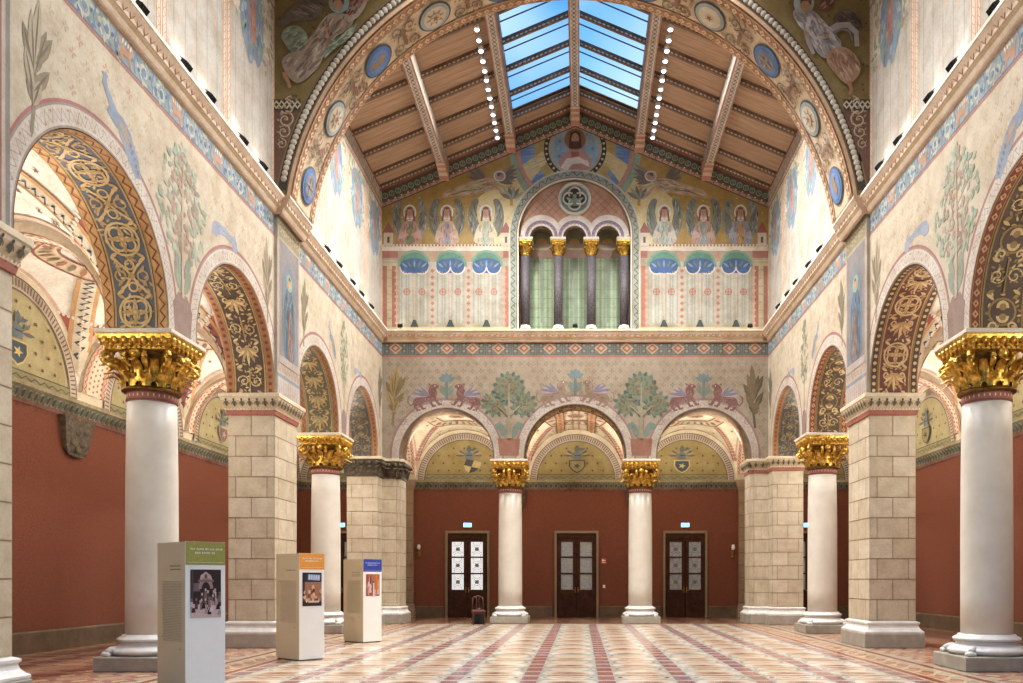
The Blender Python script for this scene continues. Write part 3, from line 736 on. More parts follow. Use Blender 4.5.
# ------------------------------------------------------------------ nave side walls
def side_wall(sg):
    mb = MB()
    mp = lambda u, v, w: (sg*(HW-w), u, v)
    arcade(mb, mp, 8.75, YB+T, lambda u: ZC, SIDE, T, ZS, STL, '#bdb097', 'fresco', scol='#8a7050', bcol='#cfc0a4')
    # clerestory
    for w in (0, -.6):
        mb.poly([mp(8.75, ZC, w), mp(YB+T, ZC, w), mp(YB+T, 14.98, w), mp(8.75, 14.98, w)], '#b9b3a6', 'fresco')
    d = D(mb, mp, 'fresco', .001)
    # pier pilaster strip with painted niche (slightly proud)
    for (a, b) in ((19.0, 20.5),):
        x0 = .07
        P = lambda u, v, w: mp(u, v, w+x0)
        mb.poly([P(a, ZS, 0), P(b, ZS, 0), P(b, 9.72, 0), P(a, 9.72, 0)], '#b5a795', 'fresco')
        for u in (a, b): mb.poly([mp(u, ZS, 0), P(u, ZS, 0), P(u, 9.72, 0), mp(u, 9.72, 0)], '#b5a795', 'fresco')
        q = D(mb, P, 'fresco', .002)
        saint_niche(q.sub((a+b)/2, ZS+.75), 1.34, 2.95, '#4a6a80' if sg < 0 else '#456a8a')
        q.rect(a, ZS, b, ZS+.42, '#b3a79e', 1); q.rect(a, ZS+.42, b, ZS+.5, '#7d8894', 2); q.zig(a+.04, b-.04, ZS+.55, ZS+.72, .2, .03, '#a07a70', 2)
        for k in range(9): q.stroke([(a+.12+.14*k, ZS+.05), (a+.05+.16*k, ZS+.36)], .025, '#a5847c' if k % 2 else '#8f8a94', 2)
        q.rect(a, 9.2, b, 9.72, '#a3977a', 1); q.rect(a+.07, 9.26, b-.07, 9.66, '#8a7c58', 2)
        for k in range(5): m_rinceau(q, a+.2+.28*k, 9.46, .14, '#b5a573', '#6f6a48', 3)
    # archivolts, soffits
    styles = (['A', 'B', 'C', 'D'] if sg < 0 else ['A2', 'B2', 'A2', 'D'])
    for (c, r), st in zip(SIDE, styles):
        zc = ZS+STL
        archivolt(D(mb, amap(mp, c, r, zc), 'fresco', .0006), -STL, pi*r+STL)
        soffit(D(mb, smap(mp, c, r, zc), 'gilt_paint', .006, seg=.16), -STL, pi*r+STL, 0, T, ST[st])
    ok = not_arch(SIDE, ZS, .42, ((18.9, 20.6, 0, 20), (13.6, 15.7, 5, 9.1), (24.0, 25.3, 5, 9), (9, 10.9, 5, 20)))
    florets(d, 8.8, YB-.2, ZS+.3, 9.1, ok, .32)
    # pier strip at the near end
    d.rect(8.75, ZS, 10.2, ZC, '#b5a592', 1); d.rect(9.95, ZS, 10.05, ZC, '#8c5248', 2); d.rect(10.12, ZS, 10.2, ZC, '#7d7a76', 2)
    # motifs
    tree_tall(d.sub(14.63, ZS+.12), 0, 0, 3.2, 1.7)
    cypress(d, 24.58, ZS+.75, 2.6, .8); d.poly([(24.35, ZS+.05), (24.8, ZS+.05), (24.85, ZS+.5), (24.7, ZS+.75), (24.45, ZS+.75), (24.3, ZS+.5)], '#8d6f68', 2)
    palm_frond(d, 10.6, 7.1, 1.75, .6); palm_frond(d, 18.6, 7.15, 1.8, -.4); palm_frond(d, 21.0, 7.3, 1.7, .4, '#85805c'); palm_frond(d, 28.95, 7.0, 1.8, 0, '#7e7a66', '#6d6a58')
    peacock(d.sub(12.5, 7.93, 2.2, .87)); peacock(d.sub(23.3, 7.85, 1.4, .7))
    beast(d.sub(16.35, 7.98, 1.25, .6)); beast(d.sub(26.1, 7.75, .9, .45))
    # frieze, cornice
    for a, b in ((8.75, 19.0), (20.5, YB)): frieze_side(d, a, b, 9.2, 9.72)
    c2 = ['#d8bca0', '#e0c6a8', '#dcc4a8', '#dfc8ac', '#ece4d4', '#efe8da', '#e8e2d6']
    for i in range(len(CPROF)-1):
        (o0, z0), (o1, z1) = CPROF[i], CPROF[i+1]
        mb.poly([mp(8.75, z0, o0), mp(YB, z0, o0), mp(YB, z1, o1), mp(8.75, z1, o1)], c2[i], 'fresco')
    cornice_paint(D(mb, cprof_map(mp), 'fresco', .004), 8.75, YB-.2, 9.72, 10.03)
    # bracket block of cornice carrying the great arch
    for a, b in ((18.95, 20.55),):
        e = .14
        for i in range(len(CPROF)-1):
            (o0, z0), (o1, z1) = CPROF[i], CPROF[i+1]
            mb.poly([mp(a, z0, o0+e), mp(b, z0, o0+e), mp(b, z1, o1+e), mp(a, z1, o1+e)], c2[i], 'fresco')
        for u in (a, b): mb.poly([mp(u, z, o+e) for o, z in CPROF[:-1]]+[mp(u, 10.1, 0), mp(u, 9.68, 0)], '#c9a27c', 'fresco')
        cornice_paint(D(mb, cprof_map(mp, e), 'fresco', .004), a, b, 9.72, 10.03)
    # clerestory painting: hangings between upright bands, foliage and blue figures above
    for a, b in ((8.75, 19.0), (20.5, YB)):
        n = 4 if a < 10 else 4; p = (b-a)/n
        for i in range(n):
            u = a+p*i
            curtain_bay(d, u+.22, u+p-.22, ZC, 12.9)
            for k in range(10):
                x = u+.4+R_.random()*(p-.8); y = ZC+.4+R_.random()*2.3; d.leaf(x, y, .16, .07, R_.choice((1.2, 1.8)), '#cfae98', 3)
            for x0 in (u-.0, u+p-.2):
                d.rect(x0, ZC, x0+.2, 14.2, '#e3d2b8', 2); d.rect(x0+.02, ZC, x0+.05, 14.2, '#b87a66', 3); d.rect(x0+.15, ZC, x0+.18, 14.2, '#b87a66', 3)
                d.sub(x0+.1, ZC+.1, 1, 1, pi/2).zig(0, 4.0, -.035, .035, .14, .02, '#c09a80', 4)
            # canopy foliage ground
            d.rect(u+.2, 12.9, u+p-.2, 14.25, '#d3cbb4', 2)
            for k in range(150):
                x = u+.25+R_.random()*(p-.5); y = 12.6+R_.random()*1.6
                d.leaf(x, y, .2, .1, R_.random()*6.28, R_.choice(['#8fa286', '#b7b99a', '#a98f7a', '#7f9a8c', '#c7a68c']), 3+k % 2)
            cx = u+p*(.5)
            d.drape([(cx-.5, 14.0), (cx+.45, 14.1), (cx+.62, 13.4), (cx+.6, 12.8), (cx+.3, 12.3), (cx+.1, 12.5), (cx-.1, 12.15), (cx-.35, 12.4), (cx-.62, 12.7), (cx-.66, 13.4)], ('#7d90a8', '#5f7fa6', '#96a8b4', '#6f9088', '#8a969a'), 5, 1.5, 60, .1, .32)
            d.drape([(cx-.12, 13.7), (cx+.16, 13.7), (cx+.22, 13.0), (cx+.05, 12.6), (cx-.16, 13.0)], ('#b07c6c', '#94604f', '#c59a88'), 7, 1.5, 12, .04, .2)
            d.circ(cx, 13.88, .16, '#89ad8c', 6, 12); d.circ(cx, 13.86, .09, '#b98468', 7, 8)
            for s in (-1, 1):
                for k in range(3): d.leaf(cx+s*.3, 13.7-.35*k, .45, .16, -pi/2+s*.7, ('#6a8cb4', '#9ab4c8', '#7fa596')[k % 3], 6)
        d.strip(a, 14.25, b, 14.95, '#cbbfae', 2, 2)
        d.strip(a, 14.25, b, 14.31, '#a86c5c', 3, 2); d.strip(a, 14.45, b, 14.5, '#a86c5c', 3, 2); d.strip(a, 14.86, b, 14.95, '#b0513a', 4, 2)
        d.zig(a, b, 14.55, 14.8, .4, .05, '#8c9a98', 3); d.zig(a, b, 14.33, 14.43, .2, .03, '#a58a70', 3)
    nm = 'wall_left' if sg < 0 else 'wall_right'
    tag(mb.build(nm), kind='structure', label='frescoed arcade wall with painted trees, peacock, frieze and cornice')
side_wall(-1); side_wall(1)

# ------------------------------------------------------------------ end wall (arcade below, painted gable above)
def P(x, y): return ((x-581)/29+.2, 1.53+(579.5-y)/29)
def end_wall():
    mb = MB(); mp = lambda u, v, w: (u, YB-w, v)
    arcade(mb, mp, -HW-.02, HW+.02, lambda u: ZC, BACK, T, ZS, STL, '#93846e', 'fresco', scol='#a98a66', bcol='#c9b89c')
    arcade(mb, mp, -HW-.02, HW+.02, lambda u: roofz(u)+.05, [(-.02, 1.93)], .75, ZC, 3.27, '#cfbc86', 'fresco', back=False, scol='#8a7a6a')
    d = D(mb, mp, 'fresco', .001)
    for i, (c, r) in enumerate(BACK):
        zc = ZS+STL
        archivolt(D(mb, amap(mp, c, r, zc), 'fresco', .0006), -STL, pi*r+STL, '#b0a496', '#7c7270', '#94605a', .3)
        if i == 1:
            soffit(D(mb, smap(mp, c, r, zc), 'gilt_paint', .006, seg=.16), -STL, pi*r+STL, 0, T, ST['B2'])
        else: soffit(D(mb, smap(mp, c, r, zc), 'fresco', .006, seg=.16), -STL, pi*r+STL, 0, T, ST['E'])
    ok = not_arch(BACK, ZS, .42, ((-2.9, -1.6, 5, 8.9), (1.6, 2.9, 5, 8.9)))
    florets(d, -6.5, 6.5, ZS+.3, 9.1, ok, .3, ('#7f6b48', '#7a5c44', '#6c644e'))
    for x in (-2.28, 2.28): tree_round(d, x, ZS+.12, 2.98)
    # griffins over each arch
    for (c, r), cc in zip(BACK, ('#744640', '#80664e', '#744640')):
        z = ZS+STL+r+.3
        for s in (-1, 1): griffin(d.sub(c+s*.64, z-.28, -s*1.05, 1.05, -s*.26), 1, cc)
        d.stroke([(c, z), (c, z+.7)], .1, '#5c6c68', 3)
        for k in range(5): d.leaf(c, z+.62, .32, .16, pi/2+(k-2)*.55, '#5f7478', 4)
        for s in (-1, 1): d.leaf(c, z+.1, .4, .14, pi/2-s*.7, '#67786a', 3); d.leaf(c, z+.3, .3, .12, pi/2-s*.9, '#67786a', 3)
        for s in (-1, 1):
            for k in range(4): m_rinceau(d, c+s*(.25+.42*k), z+.0-.085*k*k, .14, '#8a6c60', '#7a7a80', 3, s)
    palm_frond(d, -6.3, 6.85, 2.05, .5, '#987a34', '#75622c'); palm_frond(d, 6.2, 6.75, 2.15, -.5, '#6c5630', '#524424')
    # frieze of dark squares and diamonds
    d.rect(-HW, 9.2, HW, 9.72, '#62625a', 1); d.rect(-HW, 9.2, HW, 9.26, '#a25c48', 2); d.rect(-HW, 9.26, HW, 9.3, '#4e5a58', 2)
    n = 15
    for i in range(n):
        x = -6.19+i*.885
        d.dia(x, 9.5, .23, .21, '#b08a68', 4); d.dia(x, 9.5, .17, .15, '#84543e', 5); d.dia(x, 9.5, .08, .07, '#b08c66', 6)
        for s in (-1, 1):
            for q in (-1, 1):
                d.rect(x+s*.3-.09, 9.5+q*.1-.08, x+s*.3+.09, 9.5+q*.1+.08, '#474e4c', 3); d.circ(x+s*.3, 9.5+q*.1, .05, '#7c7868', 4, 8)
        d.rect(x+.43, 9.3, x+.455, 9.7, '#3f4644', 3)
    for i in range(len(CPROF)-1):
        (o0, z0), (o1, z1) = CPROF[i], CPROF[i+1]
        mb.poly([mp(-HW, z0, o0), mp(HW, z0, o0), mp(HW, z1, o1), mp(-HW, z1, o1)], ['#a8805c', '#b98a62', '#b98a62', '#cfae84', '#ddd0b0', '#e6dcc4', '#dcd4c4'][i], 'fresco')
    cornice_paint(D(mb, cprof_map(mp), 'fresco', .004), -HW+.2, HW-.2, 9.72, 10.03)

    # ---------------- gable painting
    g = D(mb, mp, 'gilt_paint', .002)
    for s in (-1, 1):
        def q(x, y):   # mirrored picture coordinates of the left half, measured on the wall plane
            X, Z = P(x, y); return (s*(-(X)), Z)
        # paintings live between x=382 and 575 on the left; axis at 575.2
        def A(x): return -s*((x-575.2)/29)
        def Zz(y): return P(0, y)[1]
        # gold field
        gp = [(A(382), Zz(246)), (A(382), Zz(207)), (A(548), Zz(132)), (A(548), Zz(160)), (A(520), Zz(196)), (A(513), Zz(246))]
        g.poly(gp, '#a88a38', 0)
        # pale glow on the inner side
        g.poly([(A(513), Zz(246)), (A(485), Zz(246)), (A(470), Zz(205)), (A(500), Zz(180)), (A(545), Zz(150)), (A(548), Zz(160)), (A(520), Zz(196))], '#d3c48c', 1)
        for k in range(60):
            x = 385+R_.random()*110; y = 205+R_.random()*38-(x-382)*.25
            g.circ(A(x), Zz(y), .03, '#d3bd6c' if k % 2 else '#927a34', 1, 5)
        # blue and gold rays beside the medallion with a pink/green arc below
        arcpts = lambda r, a0, a1, n=10: [(A(575.2)+(-s)*(-1)*0+(-s)*(r*cos(a0+(a1-a0)*k/n))/29, Zz(128)+(r*sin(a0+(a1-a0)*k/n))/29) for k in range(n+1)]
        cz = Zz(149); m = s  # outward direction sign for left (s=1) is -x
        def rp(r, a): return (m*r*cos(a), cz+r*sin(a))
        def sector(r0, r1, a0, a1, col, L, n=8):
            for k in range(n):
                a = a0+(a1-a0)*k/n; b = a0+(a1-a0)*(k+1)/n
                d.poly([rp(r0, a), rp(r1, a), rp(r1, b), rp(r0, b)], col, L)
        for k in range(9):
            a0 = -.8+.15*k
        sector(1.0, 1.6, -.85, .6, '#b8a45c', 3)
        sector(1.4, 1.9, -.85, .6, '#5f8fd2', 3)
        for k in range(10): a0 = -.8+.14*k; d.poly([rp(1.0, a0), rp(1.8, a0+.025), rp(1.0, a0+.035)], '#c4ae5c', 5); d.poly([rp(1.4, a0+.06), rp(1.88, a0+.075), rp(1.4, a0+.09)], '#86aee0', 4)
        sector(1.9, 2.06, -.85, .5, '#c48c7c', 4); sector(2.06, 2.28, -.85, .4, '#8aa68e', 4); sector(2.04, 2.08, -.85, .4, '#7a9a8a', 5)
        # seated haloed figures
        for i, (x, r1, r2, w_) in enumerate(((410, '#b98a80', '#7a8068', '#8a8a86'), (447, '#c0a090', '#9a8fa0', '#6c746c'), (486, '#c9bfa0', '#9fb0a4', '#74766e')) if s < 0 else ((410, '#8a8fa6', '#b08a58', '#7a8890'), (447, '#b9938a', '#8a99a0', '#6c7c80'), (486, '#b9b6b0', '#9ab0ac', '#74807a'))):
            angel_seat(g.sub(A(x), Zz(244), s*1.32, 1.55, 0, 1), r1, r2, w_)
        # towers
        for x in (388.5, 506):
            g.rect(A(x-4.5), Zz(246), A(x+4.5), Zz(233), '#cdbfb0', 3); g.poly([(A(x-6), Zz(233)), (A(x+6), Zz(233)), (A(x), Zz(222))], '#9a5248', 4); g.rect(A(x-1.2), Zz(243), A(x+1.2), Zz(237), '#4f4a48', 4)
        # flying figure
        angel_fly(g.sub(A(478), Zz(196), -s*1.5, 1.35, 0, 3), '#b9a08c', '#a9b094')
        # lily vase near the frame
        g.rect(A(510), Zz(206), A(513), Zz(200), '#b58a3c', 5)
        for k in range(6): g.leaf(A(511.5), Zz(200), .5, .14, pi/2+(k-2.5)*.4, '#6f756c' if k % 2 else '#9aa092', 5)
        # crenel band
        d.rect(A(382), Zz(251), A(513), Zz(244.5), '#d9cfbc', 5)
        n = 38
        for k in range(n):
            x = 384+129*k/n; d.poly([(A(x), Zz(246.5)), (A(x+2.4), Zz(246.5)), (A(x+1.2), Zz(243.5))], '#9a6a58', 6)
        # wall of three curtained niches
        d.rect(A(382), Zz(327), A(513), Zz(249.5), '#a59b87', 4)
        d.rect(A(382), Zz(258), A(398), Zz(250.5), '#a86a5c', 5); d.rect(A(503), Zz(258), A(512), Zz(250.5), '#a86a5c', 5)
        d.rect(A(382), Zz(327), A(397), Zz(260), '#b9ad8c', 5)
        d.rect(A(383), Zz(327), A(387), Zz(266), '#a5614c', 6); d.rect(A(392), Zz(327), A(396), Zz(266), '#a5614c', 6); d.rect(A(505), Zz(327), A(509), Zz(266), '#b5705c', 6)
        for yy in range(262, 326, 8): d.rect(A(382), Zz(yy+.6), A(397), Zz(yy), '#8f8464', 6)
        for x in (414.5, 450.4, 486.5):
            # fan arch
            cx, cy = A(x), Zz(267)
            d.ring(cx, cy, 0, .56, '#4f8a78', 6, 0, pi, 14); d.ring(cx, cy, .5, .58, '#74987f', 7, 0, pi, 14)
            d.circ(cx, cy+.04, .5, '#36609a', 7, 16, .26)
            for k in range(-2, 3): d.leaf(cx+.12*k, cy-.02, .26, .07, pi/2-k*.45, '#6c7a50' if k % 2 else '#7f96a0', 8)
            for sx in (-1, 1): d.ring(cx+sx*.25, cy, 0, .25, '#36609a', 6, pi, 2*pi, 8); d.ring(cx+sx*.25, cy, .23, .27, '#d8d2c4', 7, pi, 2*pi, 8)
            # curtains
            d.rect(cx-.5, Zz(325), cx+.5, Zz(268), '#a9ab9e', 5)
            for k in range(12):
                xx = cx-.46+.083*k; d.rect(xx, Zz(324), xx+.03, Zz(271), ('#969d8d', '#b8b8ac', '#a39286')[k % 3], 6)
            d.poly([(cx-.05, Zz(270)), (cx+.05, Zz(270)), (cx+.02, Zz(316)), (cx-.02, Zz(316))], '#c5ac9e', 7)
            for sx in (-1, 1): cross_disc(d, cx+sx*.26, Zz(292), .125, '#b4705e', 7)
            d.poly([(cx-.14, Zz(327)), (cx+.14, Zz(327)), (cx+.04, Zz(320)), (cx-.04, Zz(320))], '#34464a', 7)
            d.stroke([(cx-.48, Zz(322)), (cx-.3, Zz(325)), (cx-.14, Zz(324)), (cx, Zz(317)), (cx+.14, Zz(324)), (cx+.3, Zz(325)), (cx+.48, Zz(322))], .03, '#a89e78', 8)
        for x in (396.5, 432.5, 468.5, 504):
            for k in range(9): d.dia(A(x), Zz(271+6.5*k), .075, .075, '#b4705e' if 400 < x < 500 else '#cf9a88', 8)
        for x in (432.5, 468.5):
            d.rect(A(x-4), Zz(327), A(x+4), Zz(262), '#b4ac9c', 7); d.dia(A(x), Zz(256), .14, .14, '#c08a68', 8)
    # medallion
    cx, cz = 0, P(0, 150)[1]
    cz = P(0, 149)[1]
    d.ring(cx, cz, .92, 1.08, '#2f3436', 9, n=40)
    for k in range(34): a = 2*pi*k/34; d.circ(cx+1.0*cos(a), cz+1.0*sin(a), .045, '#cfc8ac', 10, 7)
    d.ring(cx, cz, .84, .92, '#b5aa84', 10, n=40); d.circ(cx, cz, .85, '#8fb0c4', 9, 36); d.circ(cx, cz, .72, '#7fa6c8', 10, 30)
    for k in range(14): a = 2*pi*k/14; d.circ(cx+.6*cos(a), cz+.6*sin(a), .06, '#a9b87a' if k % 2 else '#5f8a9c', 11, 7)
    d.poly([(-.5, cz-.68), (-.58, cz-.45), (-.42, cz-.2), (-.2, cz-.05), (.2, cz-.05), (.42, cz-.2), (.58, cz-.45), (.5, cz-.68), (.2, cz-.82), (-.2, cz-.82)], '#b98a86', 12)
    d.poly([(-.14, cz-.1), (.14, cz-.1), (.1, cz-.5), (-.12, cz-.5)], '#a8604c', 13)
    d.poly([(-.5, cz-.66), (-.3, cz-.34), (.1, cz-.28), (.44, cz-.42), (.5, cz-.64), (.2, cz-.5), (-.1, cz-.54), (-.3, cz-.78)], '#dcd2c6', 14)
    d.circ(0, cz+.32, .4, '#8a5f4c', 12, 24); d.ring(0, cz+.32, .36, .4, '#b08a60', 13, n=24)
    d.poly([(-.2, cz+.36), (-.17, cz+.56), (0, cz+.63), (.17, cz+.56), (.2, cz+.36), (.22, cz+.02), (.12, cz+.0), (-.12, cz+.0), (-.22, cz+.02)], '#4f2e1e', 14)
    d.circ(0, cz+.34, .13, '#c08d6c', 15, 16, .2); d.poly([(-.11, cz+.26), (.11, cz+.26), (.08, cz+.1), (0, cz+.04), (-.08, cz+.1)], '#5a3420', 16)
    for s in (-1, 1): d.circ(s*.05, cz+.38, .016, '#2c1a10', 17, 6); d.rect(s*.05-.025, cz+.415, s*.05+.025, cz+.425, '#4a2a18', 17)
    d.rect(-.035, cz+.22, .035, cz+.235, '#9a4e40', 18); d.poly([(0, cz+.39), (.025, cz+.29), (-.02, cz+.29)], '#a9745a', 17)
    d.circ(.34, cz-.32, .08, '#c08d6c', 16, 8); 
    # frame of the three-light window
    zc = ZC+3.27
    fm = amap(mp, -.02, 1.93, zc); q = D(mb, fm, 'fresco', .004, L0=9)
    q.strip(-3.27, 0, pi*1.93+3.27, .34, '#9aa598', 1, .12); q.strip(-3.27, 0, pi*1.93+3.27, .05, '#e4dcc8', 2); q.strip(-3.27, .05, pi*1.93+3.27, .08, '#8a6a50', 2)
    q.strip(-3.27, .29, pi*1.93+3.27, .34, '#cfc8b0', 2); q.zig(-3.25, pi*1.93+3.25, .12, .26, .26, .035, '#55625e', 3)
    n = 48
    for k in range(n): q.circ(-3.2+(pi*1.93+6.4)*k/n, .15 if k % 2 else .23, .035, '#5f7a70', 3, 6)
    # frieze that follows the roof slope
    for s in (-1, 1):
        sl = -.42*s; 
        def band(o0, o1, c, L):
            pts = []
            for x in (0, HW): pts.append((s*x, roofz(x)-o0))
            for x in (HW, 0): pts.append((s*x, roofz(x)-o1))
            d.poly(pts, c, L)
        band(-.02, .1, '#a8462c', 20); band(.1, .46, '#4f5a50', 20); band(.46, .52, '#8a5a4c', 20); band(.52, .62, '#c9a694', 20); band(.62, .66, '#6a4a40', 20)
        n = 30
        for k in range(n):
            x = HW*(k+.5)/n; z = roofz(x)
            d.ring(s*x, z-.29, .07, .11, '#9aa48c', 21, n=10); d.leaf(s*x, z-.36, .16, .07, pi/2, '#7f8c78', 22); d.circ(s*x, z-.57, .03, '#8a4a40', 22, 6); d.circ(s*(x+.1), z-.57+.042, .03, '#efe0d0', 22, 6)
    tag(mb.build('wall_back'), kind='structure', label='painted end wall with three arches below and gable fresco above')
end_wall()

# ------------------------------------------------------------------ three-light window in the gable
def gable_window():
    mb = MB(); zc = ZC+3.27; X0 = -.02
    mp = lambda u, v, w: (u+X0, YB+.12-w, v)
    top = lambda u: zc+sqrt(max(0, 1.93**2-u*u))
    L3 = [(-1.15, .4), (0, .4), (1.15, .4)]
    # tympanum slab with three small round arches
    us = []
    arcade(mb, mp, -1.925, 1.925, top, L3, .22, zc, .0, '#c99b7c', 'fresco', back=False, N=14, scol='#8a7464')
    # the plain blocks need a curved top, so close them with thin slices
    for (a, b) in ((-1.93, -1.55), (-.75, -.4), (.4, .75), (1.55, 1.93)):
        for k in range(5):
            p, q = a+(b-a)*k/5, a+(b-a)*(k+1)/5
            mb.poly([mp(p, zc, .001), mp(q, zc, .001), mp(q, top(q), .001), mp(p, top(p), .001)], '#c99b7c', 'fresco')
    d = D(mb, mp, 'fresco', .001)
    for i in range(-12, 13):
        for sg in (1, -1):
            pts = []
            for k in range(0, 30):
                u = -1.9+3.8*k/29; v = zc+.75+.9*0+sg*(u-i*.26)
                if hypot(u, v-zc) < 1.86 and v > zc+.3: pts.append((u, v))
            if len(pts) > 1: d.stroke([pts[0], pts[-1]], .018, '#a8705a', 1)
    for c, r in L3:
        d.ring(c, zc+.06, .4, .72, '#e6e0d6', 3, 0, pi, 20); d.ring(c, zc, .4, .66, '#e6e0d6', 3, 0, pi, 20); d.ring(c, zc+.02, .46, .57, '#8f7a9a', 4, 0, pi, 20)
        for k in range(11): a = pi*(k+.5)/11; d.stroke([(c+.44*cos(a), zc+.44*sin(a)), (c+.55*cos(a), zc+.55*sin(a))], .03, '#b99a90', 5)
    # quatrefoil: carved ring
    qz = zc+1.33
    def tor(cx, cz, R, r, depth=.1, a0=0, a1=2*pi, n=32, col='#dcdcd0'):
        mb.grid(lambda u, v: mp(cx+(R+r*cos(2*pi*v))*cos(a0+(a1-a0)*u), cz+(R+r*cos(2*pi*v))*sin(a0+(a1-a0)*u), .02+depth*max(-.2, sin(2*pi*v))), n, 8, col, 'fresco')
    d.circ(0, qz, .56, '#e4e4d8', 6, 32); d.circ(0, qz, .47, '#7fa0a0', 7, 28)
    tor(0, qz, .53, .045)
    for k in range(4):
        a = pi/2*k; d.circ(.19*cos(a), qz+.19*sin(a), .2, '#3c4a40', 9, 18); tor(.19*cos(a), qz+.19*sin(a), .2, .028, .08, a-2.2+.0, a+2.2, 20)
    d.circ(0, qz, .16, '#3c4a40', 9, 12)
    d.circ(0, qz+.1, .07, '#9fae94', 11, 10); d.poly([(-.16, qz-.24), (.16, qz-.24), (.1, qz+.03), (-.1, qz+.03)], '#8fa088', 10); d.leaf(-.05, qz-.1, .3, .1, 2.6, '#a9b49c', 11); d.leaf(.05, qz-.1, .3, .1, .5, '#a9b49c', 11)
    w1 = mb.build('window_1'); tag(w1, kind='structure', label='round-headed window of three lights with quatrefoil')
    # hangings behind the little columns
    m2 = MB(); mp2 = lambda u, v, w: (u+X0, YB+.72-w, v)
    m2.poly([mp2(-1.95, ZC, 0), mp2(1.95, ZC, 0), mp2(1.95, zc+2, 0), mp2(-1.95, zc+2, 0)], '#b9a88c', 'fresco')
    e = D(m2, mp2, 'fresco', .004)
    for i, c in enumerate((-1.17, 0, 1.17)):
        e.rect(c-.58, ZC+.05, c+.58, zc-.45, ('#9fb890', '#8ea686', '#9db492')[i], 1)
        for k in range(14):
            x = c-.52+.08*k; e.rect(x, ZC+.12, x+.03, zc-.5, ('#b3c4a2', '#84a07e')[k % 2], 2)
        for yy in range(9): e.rect(c-.56, ZC+.35+.33*yy, c+.56, ZC+.362+.33*yy, '#7d9070', 3)
        e.poly([(c-.07, zc-.3), (c+.07, zc-.3), (c+.03, ZC+.5), (c-.03, ZC+.5)], '#8a9a88', 4)
        e.poly([(c-.22, ZC), (c+.22, ZC), (c+.08, ZC+.26), (c-.08, ZC+.26)], '#3c4840', 5)
        e.rect(c-.58, zc-.5, c+.58, zc-.2, '#a98a78', 5); e.rect(c-.58, zc-.22, c+.58, zc-.14, '#cfc0a8', 6)
        e.ring(c, zc, 0, .42, '#8f8a60', 4, 0, pi, 14); e.ring(c, zc, .0, .2, '#cf9a5c', 6, 0, pi, 10)
    m2.build('curtain_panel', parent=w1)
gable_window()

